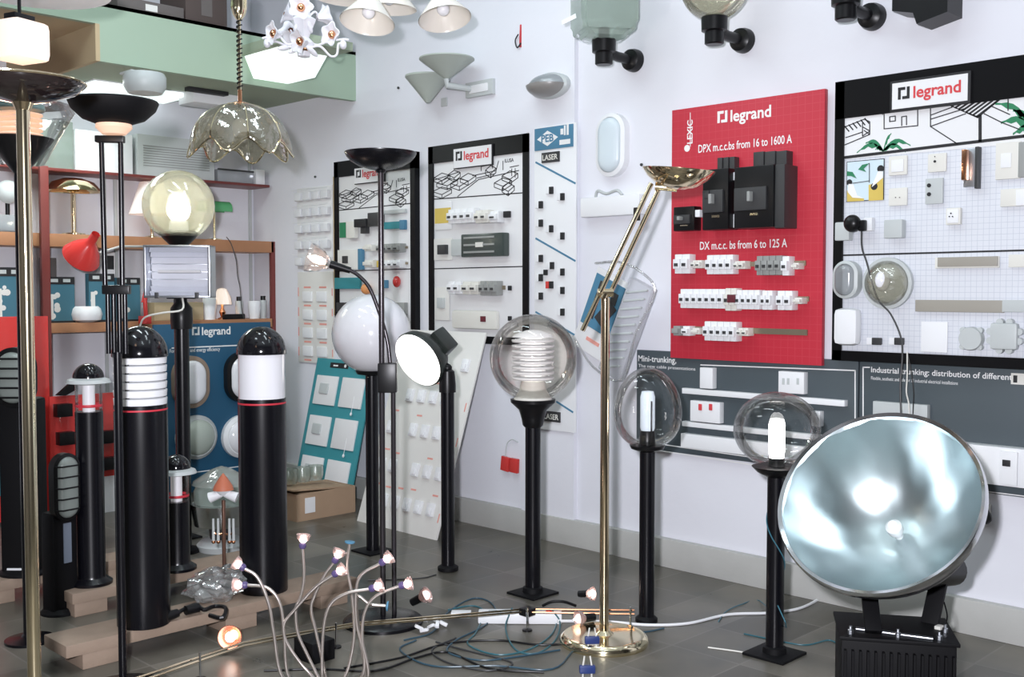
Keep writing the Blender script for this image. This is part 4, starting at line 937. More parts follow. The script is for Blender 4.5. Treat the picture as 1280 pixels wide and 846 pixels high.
def small_bollard(L_, ytop, yfl, yc, label, r, label_=None):
    o = thing('small_bollard_lamp', label, 'bollard lamp', L_); z = lambda y: zat(L_, y)-L_.z
    B().lathe([(r*1.5, 0), (r*1.5, .012), (r*1.05, .03), (r, .04), (r, z(yc))], seg=32).obj('body', BLACK, o)
    B().lathe([(r*.96, z(yc)), (r*.96, z(yfl))], seg=32, cap=False).obj('clear_cylinder', GLASS, o)
    B().lathe([(r*.45, z(yc)), (r*.45, z(yfl))], seg=20).obj('lamp', mat('pale_diffuser', (.75, .75, .80), .3, 0, (1, 1, 1), .15), o)
    B().lathe([(r*.97, z(yc)+.02), (r*.985, z(yc)+.022), (r*.985, z(yc)+.030), (r*.97, z(yc)+.032)], seg=32, cap=False).obj('red_band', REDL, o)
    B().lathe([(r*1.0, z(yfl)-.010), (r*1.62, z(yfl)-.004), (r*1.5, z(yfl)+.010), (r*.9, z(yfl)+.022)], seg=36).obj('brim', GREYP, o)
    zd = z(yfl)+.018; hd = z(ytop)-zd
    B().lathe([(r*1.12*math.cos(a), zd+hd*math.sin(a)) for a in [PI/2*i/10 for i in range(11)]], seg=32).obj('dome_cap', BLKG, o)
    return o
small_bollard(pG, 454, 477, 514, 'small black bollard with a pale brim, left of the louvred bollard', 16.5*dep(pG)/FPX)
small_bollard(pH, 568, 590, 626, 'short black bollard with a pale brim, low between the two big bollards', 15.5*dep(pH)/FPX)
# caged oval lamps on black pedestals
def caged(L_, w_px, ytop, yo, oh, label, extra=None, turn=0):
    o = thing('caged_lamp_pedestal', label, 'bollard lamp', L_); D = dep(L_)/FPX; z = lambda y: zat(L_, y)-L_.z; w_ = w_px*D
    rz = math.atan2(RT.y, RT.x)+turn; b = B(); b.x = M.Rotation(rz, 4, 'Z'); b.box((0, .0, z(yo+oh*.4)/2), (w_, w_*.7, z(yo+oh*.4)), None, .02); b.obj('pedestal', BLKM, o)
    b = B(); b.x = M.Rotation(rz, 4, 'Z'); b.lathe([(w_*.66, 0), (w_*.66, .01), (w_*.5, .025)], seg=28); b.obj('foot', BLKM, o)
    h = bpy.data.objects.new('lamp_head', None); 
    q = oval_lamp(o, 0, z(yo), -w_*.2, w_*1.02, z(yo-oh/2-4)-z(yo+oh/2+4), w_*.5, BLKP, mat('grey_glass_diffuser', (.20, .225, .21), .3), 5, 'lamp_housing')
    q.rotation_euler[2] = rz
    if extra: 
        b = B(); b.x = M.Rotation(rz, 4, 'Z'); b.box(((extra[0])*D, -w_*.37, z(extra[1])), (extra[2]*D, .006, extra[3]*D), None, .003); b.obj('plate', extra[4], o)
    return o
caged(pI, 47, 433, 470, 66, 'black pedestal with a caged oval lamp, behind the brass pole at far left', (-6, 708, 18, 5, WHITEP))
pJ = fl(76, 765, 0); caged(pJ, 36, 565, 607, 76, 'shorter black pedestal with a caged oval lamp, behind the small bollard at left', (2, 677, 11, 50, mat('blue_grey_plate', (.16, .19, .24), .4)), 1.0)

# S black torchiere with reading arm
L_ = base_at(479, 778); D = dep(L_)/FPX; z = lambda y: zat(L_, y)
o = thing('black_uplighter', 'slim black uplighter floor lamp with a side reading arm before the framed boards', 'floor lamp', L_)
B().lathe([(50*D, 0), (50*D, .012), (46*D, .022), (20*D, .030), (.02, .034)], seg=40).obj('base', BLACK, o)
POLE = mat('bronze_black_pole', (.05, .045, .05), .25, .6)
B().tube([(0, 0, .03), (0, 0, z(214))], .0115, 14).obj('pole', POLE, o)
R0 = 44*D; prof = [(.02, 0), (R0*.35, .006), (R0*.62, .018), (R0*.83, .036), (R0*.95, .054), (R0, .068), (R0*1.0, .072), (R0*.8, .05), (R0*.5, .022), (0, .012)]
B().lathe(prof, (0, 0, z(213)), 40, cap=False).obj('bowl', BLACK, o)
B().lathe([(.018, z(216)), (.026, z(210)), (0, z(209))], seg=16).obj('bowl_neck', BLACK, o)
B().tube([(-.06, 0, z(213)+.05), (.06, 0, z(213)+.05)], .008, 10).obj('halogen_tube', glow('uplight_glow', (1, .95, .85), 9), o)
point('uplighter_light', (L_.x, L_.y, z(213)+.10), 7, (1, .95, .88), .05)
sx = RT*(14*D)
B().box(V((sx.x*.5, sx.y*.5, z(472))), (.075, .045, (z(454)-z(491))), M.Rotation(math.atan2(RT.y, RT.x), 3, 'Z'), .006).obj('clamp_block', BLKP, o)
B().tube([V((sx.x, sx.y, .03)), V((sx.x, sx.y, z(489)))], .010, 12).obj('second_pole', POLE, o)
path = [(488, 456), (484, 425), (474, 390), (462, 360), (449, 345), (438, 338)]
P = [at(x, y, dep(L_)-.02)-L_ for x, y in path]
B().tube(P, .008, 10, 5).obj('curved_arm', POLE, o)
hp = [at(433, 336, dep(L_)-.02)-L_, at(413, 330, dep(L_)-.02)-L_]
B().tube([P[-1], hp[1]], [.013, .017], 14).obj('socket', BLKP, o)
b_ = at(401, 326, dep(L_)-.02)-L_; dv = (b_-hp[1]).normalized()
B().lathe([(.010, -.02), (.016, 0), (.015, .03), (.003, .055), (0, .056)], b_, 16, axis=dv).obj('candle_bulb', glow('candle_bulb_glow', (1, .75, .6), 10), o)
b = B(); b.lathe([(.02, -.03), (.045, .0), (.058, .035), (.06, .05)], b_, 20, axis=dv, cap=False, mod=lambda r, zz, a: (r*(1+.12*math.cos(6*a)), zz)); b.obj('glass_petals', glassy('rose_glass', (.96, .88, .84), .25, .05, .1, (.9, .8, .75)), o)

# R brass reading uplighter
L_ = base_at(755, 803); D = dep(L_)/FPX; z = lambda y: zat(L_, y)
o = thing('brass_arm_lamp', 'polished brass floor lamp with a tilting twin-rod arm and shallow dish', 'floor lamp', L_)
b = B(); b.lathe([(55*D, 0), (56*D, .010), (54*D, .026), (50*D, .034), (44*D, .030), (12*D, .036), (.022, .05)], seg=48); b.obj('base', PALEBRASS, o)
B().lathe([(.018, .04), (.0165, z(372))], seg=24).obj('pole', BRASS, o)
jt = V((0, 0, z(366))); B().tube([jt-RT*.03, jt+RT*.03], .016, 16).obj('joint', BRASS, o)
Dd = dep(L_)
top = at(822, 226, Dd)-L_
for s_, nm in ((-1, 0), (1, 0)):
    off = RT*(.020*s_)+FW*(.012*s_)
    B().tube([jt+off, jt+off+(top-jt)*.97], .0095, 10).obj('arm_rod', BRASS, o)
tail = jt-(top-jt)*.33
B().tube([jt-RT*.02, tail-RT*.02], .0095, 10).obj('counter_rod', BRASS, o); 
B().tube([jt+RT*.0, jt-(top-jt)*.05], .016, 10).obj('arm_yoke', BRASS, o)
B().box(jt+(top-jt)*.70-RT*.02, (.02, .02, .05), None, .003).obj('rod_clip', BLKP, o)
hc = at(848, 219, Dd-.02)-L_
ax = (UP*.95+RT*.08+FW*-.10).normalized()
b = B(); R0 = 45*D
b.lathe([(0, -.055), (R0*.25, -.053), (R0*.55, -.040), (R0*.85, -.010), (R0, .018), (R0*1.01, .022), (R0*.97, .020), (R0*.8, -.004), (R0*.5, -.030), (0, -.044)], hc, 40, axis=ax, cap=False); b.obj('dish', BRASS, o)
B().tube([top-(top-jt)*.05, hc-ax*.05], .014, 12).obj('dish_mount', BRASS, o)
B().tube([hc-RT*.05+ax*.0, hc+RT*.05], .007, 8).obj('halogen_tube', GWS, o)

# C brass torchiere at left
Lc = at(36, 500, 2.70); L_ = V((Lc.x, Lc.y, 0)); D = dep(L_)/FPX; z = lambda y: zat(L_, y)
o = thing('brass_uplighter', 'thick brass floor lamp with a black marbled bowl at the left edge', 'floor lamp', L_)
B().lathe([(.14, 0), (.14, .012), (.12, .028), (.02, .04)], seg=40).obj('base', PALEBRASS, o)
B().lathe([(.0165, .03), (.0165, z(136))], seg=28).obj('pole', PALEBRASS, o)
R0 = 72*D; marb = mat('black_marbled_glass', (.012, .008, .008), .10, noise=.6, nscale=14, coat=.6)
B().lathe([(.02, z(129)), (R0*.45, z(124)), (R0*.85, z(114)), (R0, z(104)), (R0*1.005, z(102)), (R0*.9, z(109)), (R0*.5, z(119)), (0, z(123))], seg=44, cap=False).obj('bowl', marb, o)
B().lathe([(R0*.995, z(104)), (R0*1.02, z(102)), (R0*.99, z(100))], seg=44, cap=False).obj('bowl_rim', BRASS, o)
B().lathe([(.018, z(138)), (.026, z(128)), (0, z(127))], seg=16).obj('neck', BRASS, o)
# lantern behind the brass pole
Lc = at(31, 500, 4.1); L_ = V((Lc.x, Lc.y, 0)); D = dep(L_)/FPX; z = lambda y: zat(L_, y)
o = thing('cone_lantern', 'garden post lantern, clear cone over glowing ribs and a black funnel, behind the brass pole', 'post lamp', L_)
B().lathe([(.09, 0), (.09, .01), (.03, .02), (.022, .03), (.022, z(216))], seg=24).obj('pole', BLACK, o)
B().lathe([(.022, z(217)), (40*D, z(173)), (38*D, z(172)), (0, z(172))], seg=32).obj('funnel', BLKP, o)
b = B(); n = 5
for k in range(n): y_ = 171-k*6.3; b.lathe([(20*D, z(y_)), (27*D, z(y_-1.5)), (27*D, z(y_-3.5)), (20*D, z(y_-5))], seg=28, cap=False)
b.obj('glowing_ribs', GPEACH, o)
B().lathe([(29*D, z(138)), (30*D, z(136)), (29*D, z(131)), (0, z(130))], seg=32).obj('top_disc', mat('teal_grey_metal', (.20, .32, .34), .4), o)
B().lathe([(28*D, z(205)), (64*D, z(138)), (60*D, z(130)), (30*D, z(126))], seg=36, cap=False).obj('glass_cone', GLASS, o)
# B black double-pole torchiere
Lc = at(148, 500, 3.55); L_ = V((Lc.x, Lc.y, 0)); D = dep(L_)/FPX; z = lambda y: zat(L_, y)
o = thing('twin_pole_uplighter', 'black uplighter floor lamp on two parallel poles with a glowing peach glass core', 'floor lamp', L_)
B().lathe([(.15, 0), (.15, .014), (.13, .025), (.02, .03)], seg=36).obj('base', BLACK, o)
B().tube([(0, 0, .02), (0, 0, z(440))], .0135, 14).obj('pole', BLACK, o)
for px_ in (137, 144, 151, 158):
    q = RT*((px_-148)*D); B().tube([V((q.x, q.y, z(442))), V((q.x, q.y, z(366)))], .008, 10).obj('lower_rod', BLACK, o)
B().box(V((0, 0, z(362))), (33*D, .03, .03), M.Rotation(ra, 3, 'Z'), .004).obj('joint_bar', BLKP, o)
for px_ in (131.5, 155): q = RT*((px_-147)*D); B().tube([V((q.x*.9, q.y*.9, z(362))), V((q.x, q.y, z(172)))], .0085, 10).obj('upper_pole', BLACK, o)
q = RT*(-5*D); B().box(V((q.x, q.y, z(174))), (34*D, .03, .022), M.Rotation(ra, 3, 'Z'), .003).obj('top_bar', BLKP, o)
R0 = 53*D; cc = V((q.x*.0, q.y*.0, 0))
B().lathe([(21*D, z(155)), (37*D, z(149)), (R0*.93, z(137)), (R0, z(128)), (R0*.98, z(126)), (R0*.88, z(136)), (20*D, z(156))], cc, 44, cap=False).obj('bowl', BLKM, o)
B().lathe([(0, z(169)), (14*D, z(168)), (21.5*D, z(160)), (20*D, z(150)), (0, z(147))], cc, 28).obj('glass_core', GPEACH, o)

point('twin_uplighter_light', (L_.x, L_.y, z(120)+.06), 6, (1, .9, .8), .05)
# small post at far left (red-brown shelf upright belongs to the shelf below)
# ================================================================== shelves on the back wall
SY = 6.54
o = thing('wall_shelving', 'red-brown wall shelving with three long boards along the back wall', 'shelves', (3.4, SY, 0))
def sz(x, y): return wy(x, y, SY).z
zm1, zm0 = sz(345, 302), sz(345, 316); zb1, zb0 = sz(340, 398), sz(340, 405); zt1 = wy(330, 227, SY).z
xl = X0+.9
def shelf(z0, z1, y0, x1, name='shelf_board', m=SHELFW):
    bx(((xl+x1)/2-3.4, (y0+YB)/2-SY, (z0+z1)/2), (x1-xl, YB-y0, z1-z0), m, name, o, bev=.003)
shelf(zm0, zm1, SY, XW-.01); shelf(zb0-.02, zb1, SY, XW-.02)
zt = wy(150, 216, SY+.02).z; shelf(zt-.018, zt, SY+.03, XW-.02, m=SHELFR)
bx((wy(343, 350, SY).x-3.4+.0, .015, zm1*.5), (.045, .03, zm1), SHELFR, 'upright', o)
bx((wy(55, 350, SY).x-3.4, -.02, (zt)*.5), (.05, .03, zt), SHELFR, 'upright', o)
for x_ in (312, 144, 130): bx((wy(x_, 280).x-3.4, YB-SY-.008, 1.4), (.02, .016, 2.2), GREYP, 'slotted_rail', o, bev=0)
# second support for mid shelf
def shelf_thing(name, label, cat, x, y, Y=6.64, zz=None, group=None):
    p = wy(x, y, Y); return thing(name, label, cat, (p.x, Y, p.z if zz is None else zz), 0, group)
def pm(y_): return dep(wy(150, 300, 6.64))/FPX
K = pm(0)
# brass mushroom lamp
ot = shelf_thing('mushroom_table_lamp', 'brass mushroom table lamp on the middle shelf', 'table lamp', 92, 290, zz=zm1)
h_ = wy(92, 222, 6.64).z-zm1; R0 = 33*K
B().lathe([(.07, 0), (.07, .01), (.015, .02), (.014, h_-.06)], seg=24).obj('stem', BRASS, ot)
B().lathe([(R0, h_-.085), (R0*.98, h_-.075), (R0*.75, h_-.03), (R0*.35, h_-.006), (0, h_)], seg=36, cap=False).obj('shade', PALEBRASS, ot)
# shaded pink lamp (behind globe)
ot = shelf_thing('fabric_table_lamp', 'pinkish shaded table lamp on the middle shelf beside the yellow globe', 'table lamp', 190, 290, 6.66, zm1)
h_ = wy(190, 228, 6.66).z-zm1
B().lathe([(.045, 0), (.045, .01), (.01, .02), (.012, .06), (.02, .09), (.01, .12), (.01, h_*.55)], seg=18).obj('stem', PALEBRASS, ot)
B().lathe([(28*K, h_*.42), (27*K, h_*.46), (14*K, h_), (13*K, h_)], seg=28, cap=False).obj('shade', glow('rose_fabric', (1, .68, .55), .30), ot)
# green glass lamp
ot = shelf_thing('green_glass_lamp', 'small green glass desk lamp half behind the yellow globe', 'table lamp', 268, 290, 6.66, zm1)
h_ = wy(268, 246, 6.66).z-zm1
B().lathe([(.05, 0), (.05, .01), (.008, .015), (.008, h_*.75)], seg=16).obj('stem', PALEBRASS, ot)
b = B(); b.lathe([(.055, -.11), (.055, .11)], (0, 0, h_*.72), 20, M.Rotation(PI/2, 3, 'Y')); bmesh.ops.delete(b.bm, geom=[v for v in b.bm.verts if v.co.z < h_*.72-.02], context='VERTS'); b.obj('shade', mat('green_glass', (.10, .38, .16), .15), ot)
# small fan-like thing & spot at the left
ot = shelf_thing('round_bulkhead_lamp', 'small round white lamp at the left end of the middle shelf', 'lamp', 10, 290, 6.66, zm1)
zq = wy(10, 240, 6.66).z-zm1
B().lathe([(.05, 0), (.05, .01), (.012, .02), (.012, zq-.05)], seg=16).obj('stand', BLKP, ot); B().lathe([(.065, -.02), (.07, 0), (.05, .02), (.02, .03), (0, .03)], (0, -.02, zq), 24, M.Rotation(PI/2, 3, 'X')).obj('lamp', GREYP, ot)
ot = shelf_thing('clear_storage_box', 'clear plastic box at the left end of the middle shelf', 'box', 10, 290, 6.58, zm1); bx((0, 0, .05), (.16, .08, .10), PLASTF, 'box', ot, bev=.008); bx((0, 0, .035), (.12, .06, .05), GREYP, 'contents', ot)
# top-shelf boxes
zt_ = zt
def tbox(x0, x1, yt_, label, m, name='box', dpt=.2, Y=6.60, base=None):
    a = wy(x0, 200, Y); c = wy(x1, 200, Y); zz = zt_ if base is None else base; h_ = wy((x0+x1)/2, yt_, Y).z-zz
    q = thing(name, label, 'box', ((a.x+c.x)/2, Y+dpt/2, zz)); bx((0, 0, h_/2), (c.x-a.x, dpt, h_), m, 'body', q, bev=.004); return q, c.x-a.x, h_
q, w_, h_ = tbox(172, 268, 172, 'large pale grey-green ventilated housing on the top shelf', GREYP, 'ventilated_housing')
b = B()
for k in range(9): b.box((0, -.101, h_*(.25+.06*k)), (w_*.86, .004, .006))
b.obj('vent_slots', MGREY, q)
tbox(95, 166, 165, 'white box on the top shelf, left of the ventilated housing', WHITEP, 'white_box')
q, w_, h_ = tbox(272, 317, 213, 'low clear glass tray on the top shelf', PLASTF, 'glass_tray', .16); bx((0, -.08, h_), (w_, .01, .012), DGREY, 'rim', q)
tbox(320, 331, 212, 'tiny white carton at the right end of the top shelf', WHITEP, 'white_carton', .08)
tbox(40, 92, 150, 'pale translucent panel box at the left end of the top shelf', GLASSG, 'translucent_box')
# bulb boxes on the lower shelf
def pic_box(x0, x1, yt_, label, Y=6.60, dpt=.05, base=None, variant=0):
    a = wy(x0, 360, Y); c = wy(x1, 360, Y); zz = zb1 if base is None else base; h_ = wy((x0+x1)/2, yt_, Y).z-zz; w_ = c.x-a.x
    q = thing('picture_carton', label, 'carton', ((a.x+c.x)/2, Y+dpt/2, zz), 0, 'blue picture cartons on the lower shelf')
    bx((0, 0, h_/2), (w_, dpt, h_), mat('sea_blue_print', (.05, .16, .22), .5), 'carton', q, bev=0); bx((0, -dpt/2-.001, h_*.92), (w_, .002, h_*.16), INK, 'head_band', q, bev=0)
    b = B(); 
    for k in range(2): b.box((w_*(-.22+.44*k), -dpt/2-.0025, h_*.92), (w_*.26, .001, h_*.07))
    b.obj('head_lettering', GREYP, q)
    b = B(); r_ = random.Random(variant+5)
    for k in range(5): b.ball((w_*r_.uniform(-.38, -.05), -dpt/2-.001, h_*r_.uniform(.15, .7)), w_*r_.uniform(.07, .13), (1, 1, .03), 14, 6, rot=M.Rotation(PI/2, 3, 'X'))
    b.box((-w_*.35, -dpt/2-.0015, h_*.35), (w_*.16, .003, h_*.55)); b.obj('printed_picture', ICARD, q)
    bx((0, -dpt/2-.001, h_*.02), (w_, .002, h_*.05), INK, 'foot_band', q, bev=0)
pic_box(-6, 28, 334, 'blue picture carton at the left edge of the lower shelf', variant=0)
pic_box(58, 93, 346, 'blue picture carton just right of the dark red upright', variant=1)
pic_box(111, 143, 342, 'blue picture carton left of the twin black poles', variant=2)
pic_box(146, 175, 347, 'blue picture carton right of the twin black poles', variant=3)
q, w_, h_ = tbox(50, 68, 322, 'small dark carton behind the left upright', DBOX, 'dark_carton', .05, 6.68, zb1)
q, w_, h_ = tbox(123, 142, 315, 'small white printed carton high behind the twin poles', WCARD, 'printed_carton', .05, 6.70, zb1); bx((0, -.026, h_*.85), (w_*.8, .002, h_*.2), INK, 'print', q, bev=0)
ot = shelf_thing('white_bowl', 'white glass bowl lampshade on the lower shelf', 'lampshade', 108, 393, 6.60, zb1); B().lathe([(.04, 0), (.085, .015), (.095, .05), (.085, .085), (.07, .10), (.066, .10), (.08, .05), (0, .012)], seg=28, cap=False).obj('bowl', WHITEP, ot)
q, w_, h_ = tbox(190, 252, 378, 'tan flat carton on the lower shelf behind the floodlight post', TAN, 'tan_carton', .12, 6.58, zb1)
ot = shelf_thing('small_shade_lamp', 'little lit table lamp with a peach scalloped shade and copper foot', 'table lamp', 278, 400, 6.60, zb1)
h_ = wy(278, 360, 6.60).z-zb1; B().lathe([(.03, 0), (.03, .008), (.010, .018), (.022, .05), (.008, .08), (.008, h_*.6)], seg=18).obj('stem', COPPER, ot)
B().lathe([(.062, h_*.48), (.055, h_*.7), (.03, h_*.96), (.01, h_)], seg=40, cap=False, mod=lambda r, zz, a: (r*(1+.04*math.cos(10*a)), zz)).obj('shade', GSH, ot); point('little_lamp_light', (ot.location.x, ot.location.y, ot.location.z+h_*.62), .25, (1, .6, .35), .015)
for x, w_, yt_, lab, m_, cap in ((262, 9, 372, 'tall white glass jar left of the little peach lamp', WHITEP, 0), (318, 8.5, 376, 'white glass tumbler shade on the lower shelf', WHITEP, 0), (299, 5, 376, 'small square grey jar with a black cap', GREYP, 1), (329, 5, 375, 'narrow grey bottle with a black cap near the right upright', GREYP, 1)):
    ot = shelf_thing('spare_lampshade' if not cap else 'capped_jar', lab, 'jar', x, 400, 6.60, zb1); h_ = wy(x, yt_, 6.60).z-zb1; r_ = w_*K
    B().lathe([(r_*.8, 0), (r_, h_*.6), (r_, h_*.95), (r_*.9, h_)], seg=24).obj('body', m_, ot)
    if cap: B().lathe([(r_*.7, h_), (r_*.7, h_+.03), (0, h_+.03)], seg=18).obj('cap', BLKP, ot)
ot = shelf_thing('black_tray', 'low black tray in front of the jars', 'tray', 292, 400, 6.56, zb1); bx((0, 0, .018), (.16, .03, .036), BLKP, 'tray', ot)
# cord from shelf
a = wy(287, 298, SY-.02); o2 = thing('lamp_cord', 'thin dark cord hanging from the middle shelf to the jars', 'cord', a)
B().tube([wy(x, y, SY-.02)-a for x, y in ((283, 296), (289, 305), (295, 325), (297, 345), (300, 360), (302, 385), (305, 398))], .003, 6, 4).obj('cord', DGREY, o2)
# red desk lamp: spring arm clamped to the lower shelf
pA = wy(183, 402, SY-.05); o2 = thing('red_desk_lamp', 'red spring-arm desk lamp with a conical head, clamped to the lower shelf', 'desk lamp', (pA.x, SY-.05, zb1))
Y_ = SY-.05
def rel(x, y, dy=0): return wy(x, y, Y_+dy)-V((pA.x, Y_, zb1))
bx((0, .02, .01), (.06, .06, .05), REDP, 'clamp', o2); B().tube([rel(183, 402), rel(181, 372)], .014, 12).obj('post', REDP, o2)
B().tube([rel(178, 378), rel(190, 318)], .007, 8).obj('lower_arm', REDP, o2); B().tube([rel(184, 378), rel(196, 322)], .005, 8).obj('spring_rod', CHROME, o2)
B().tube([rel(194, 316), rel(180, 308, -.1), rel(150, 308, -.25), rel(124, 316, -.3)], .007, 8).obj('upper_arm', mat('pale_grey_arm', (.5, .5, .48), .4), o2)
hc = rel(106, 314, -.3); ax = (rel(88, 297, -.34)-rel(125, 330, -.3)).normalized(); ax = V((-.60, -.25, .20)).normalized(); kk = dep(wy(106, 314, Y_-.3))/FPX
ax = (RT*-.42+UP*-.50-FW*.35).normalized()
ax = (RT*-.62+UP*-.62+FW*.48).normalized()
B().lathe([(.024, -.15), (.026, -.09), (.04, -.07), (.085, -.01), (.112, .05), (.108, .05), (.08, 0), (.03, -.06)], hc, 32, axis=ax, cap=False).obj('head', REDP, o2)

# boards under the shelf
def floor_board(name, label, x0, x1, yt_, Y, m, cat='display board', zbot=0.02, th=.02):
    a = wy(x0, yt_, Y); c = wy(x1, yt_, Y); zt = wy((x0+x1)/2, yt_, Y).z; q = thing(name, label, cat, (a.x, Y, zbot)); w_ = c.x-a.x; h_ = zt-zbot
    bx((w_/2, th/2, h_/2), (w_, th, h_), m, 'panel', q); bx((w_*.08, th/2, -zbot/2+.001), (.03, th, zbot+.001), m, 'foot', q, bev=0); bx((w_*.92, th/2, -zbot/2+.001), (.03, th, zbot+.001), m, 'foot', q, bev=0); return q, a.x, w_, h_, zbot
q, ax0, w_, h_, z0 = floor_board('blue_display_board', 'blue board with four bulkhead lamps and a white logo beneath the shelf', 192, 338, 404, 6.42, BLUEB)
def ub(x, y): p = wy(x, y, 6.42); return p.x-ax0, p.z-z0
u, v = ub(240, 419); logo(q, u, v, ub(288, 419)[0]-u, 0, WINK, WINK)
b = B(); u, v = ub(215, 435); u2, v2 = ub(300, 435); b.line((u, v), (u2, v), .008, 0); b.obj('rule', WINK, q); b = B(); u, v = ub(215, 594); b.line((u, v), (u2+.05, v), .006, 0); b.obj('rule', WINK, q); b = B(); b.text('For domestic and energy efficiency', ub(212, 441)[0], ub(212, 441)[1], 0, width=ub(275, 441)[0]-ub(212, 441)[0], size=.035, bold=.01); b.obj('lettering', WINK, q)
kb = dep(wy(240, 480, 6.42))/FPX*1.4
u, v = ub(236, 477); l1 = oval_lamp(q, u, v, 0, .25, .34, .08, WOOD, OPAL, 0); u, v = ub(300, 471); l2 = oval_lamp(q, u, v, 0, .25, .34, .08, BLKP, OPAL, 0)
for x_, y_, r_, m_ in ((244, 546, .145, GLASSG), (300, 545, .145, WHITEP)):
    u, v = ub(x_, y_); b = B().lathe([(r_, 0), (r_, .03), (r_*.85, .05)], (u, 0, v), 32, M.Rotation(PI/2, 3, 'X')); rl = b.obj('round_lamp', GREYP if m_ is GLASSG else WHITEP, q); B().ball((u, -.03, v), r_*.85, (1, 1, .5), 28, 10, a1=PI/2, rot=M.Rotation(PI/2, 3, 'X')).obj('cover', mat('grey_green_cover', (.42, .47, .42), .25) if m_ is GLASSG else OPAL, rl)
q, ax0, w_, h_, z0 = floor_board('small_red_board', 'small red board with black push buttons behind the small brimmed bollard', 62, 146, 493, 6.30, REDP)
def ub(x, y): p = wy(x, y, 6.30); return p.x-ax0, p.z-z0
for x_, y_ in ((76, 512), (79, 547), (133, 545), (134, 578)): u, v = ub(x_, y_); bx((u, -.03, v), (.09, .06, .075), BLKP, 'button_block', q)
u, v = ub(135, 596); bx((u, -.002, v-.12), (.12, .004, .25), WCARD, 'white_label', q, bev=0)
u, v = ub(75, 487); B().prism([(u-.03, v-.03), (u+.08, v+.06), (u+.09, v-.0), (u+.02, v-.035)], -.03, 0).obj('wedge_bracket', BLKP, q)
q, ax0, w_, h_, z0 = floor_board('large_red_board', 'large red board with a black and white strip at the far left under the shelf', -70, 60, 396, 6.36, REDP)
def ub(x, y): p = wy(x, y, 6.36); return p.x-ax0, p.z-z0
for y_, m_ in ((519, WINK), (524, INK), (530, GREYP), (537, INK), (547, WINK)): u, v = ub(5, y_); bx((u-.05, -.002, v), (.24, .004, .022), m_, 'strip', q, bev=0)
u, v = ub(2, 600); bx((u-.02, -.002, v), (.12, .004, .18), TEAL, 'teal_label', q, bev=0)

# cardboard box and glass shades near the corner
p0 = fl(402, 648); q = thing('cardboard_box', 'brown cardboard box with open flaps on the floor by the corner', 'box', (p0.x+.05, p0.y+.17, 0))
b = B(); w_, d_, h_ = .42, .30, .16
for c, d in (((0, -d_/2, h_/2), (w_, .006, h_)), ((0, d_/2, h_/2), (w_, .006, h_)), ((-w_/2, 0, h_/2), (.006, d_, h_)), ((w_/2, 0, h_/2), (.006, d_, h_)), ((0, 0, .004), (w_, d_, .006))): b.box(c, d)
b.obj('carton', CARDB, q); b = B(); b.box((-.02, .0, h_+.01), (w_*.98, d_*.95, .008), M.Rotation(.06, 3, 'Y')); b.obj('lid_flap', CARDB, q); b = B(); b.box((-.12, -d_/2-.005, h_*.55), (.07, .004, .09)); b.obj('label', WCARD, q); 
q2 = thing('glass_shade_tray', 'row of ribbed pale glass shades on the cardboard box', 'lampshades', (q.location.x-.16, q.location.y+.05, h_+.032))
b = B()
for k in range(4): b.lathe([(.035, 0), (.045, .03), (.045, .09), (.043, .09), (.04, .03), (0, .006)], (-.06+.09*k, -.02+.0*k, 0), 20, cap=False, mod=lambda r, zz, a: (r*(1+.04*math.cos(10*a)), zz))
b.obj('ribbed_shades', glassy('ribbed_pale_glass', (.85, .90, .86), .25, .05, .35, (.75, .80, .75)), q2)
p0 = fl(371, 636); q = thing('black_cord_loop', 'small black cord loop behind the big opal bollard', 'cord', (p0.x, p0.y, 0)); B().tube([(0, 0, .004), (.02, .02, .12), (.06, .02, .17), (.10, .0, .12), (.11, 0, .05)], .005, 6, 4).obj('cord', BLKP, q)

# highbay-like lamp and candelabra between bollards
p0 = fl(278, 686); q = thing('prismatic_bay_lamp', 'upturned glass and aluminium bay lamp on the floor between the big bollards', 'lamp', p0); D = dep(p0)/FPX; z = lambda y: zat(p0, y)
B().lathe([(.12, 0), (.13, .03), (.11, .05), (.08, .06)], seg=32).obj('foot', GREYP, q)
B().lathe([(.06, .05), (.07, z(655))], seg=24).obj('neck', DGREY, q)
B().lathe([(34*D, z(654)), (36*D, z(640)), (37*D, z(628)), (30*D, z(627))], seg=40).obj('aluminium_skirt', mat('soft_aluminium', (.70, .74, .74), .22, 1), q)
B().lathe([(33*D, z(627)), (34*D, z(612)), (30*D, z(604))], seg=40, cap=False).obj('glass_band', GLASSG, q)
B().lathe([(36*D, z(604)), (34*D, z(600)), (12*D, z(586)), (0, z(582))], seg=40, cap=False).obj('glass_cone', glassy('prism_glass', (.70, .76, .72), .3, .1, .6, (.62, .66, .62), .6, 30), q)
p0 = V((2.42, 4.06, 0)); px0 = at(279, 600, 4.75); p0 = V((px0.x, px0.y, 0)); D = dep(p0)/FPX; z = lambda y: zat(p0, y)
q = thing('candle_stand_lamp', 'thin copper stemmed lamp with a red cone cap and curled arms between the big bollards', 'floor lamp', p0)
B().lathe([(.06, 0), (.06, .01), (.01, .02)], seg=24).obj('base', COPPER, q); B().tube([(0, 0, .01), (0, 0, z(625))], .0085, 12).obj('stem', mat('dark_copper', (.28, .16, .12), .3, .8), q)
B().lathe([(.045, z(612)), (.04, z(607)), (.02, z(598)), (.004, z(592)), (0, z(591))], seg=28).obj('cone_cap', mat('terracotta', (.50, .15, .08), .5), q); B().lathe([(.02, z(618)), (.04, z(611)), (0, z(610))], seg=20).obj('cup', WHITEP, q)
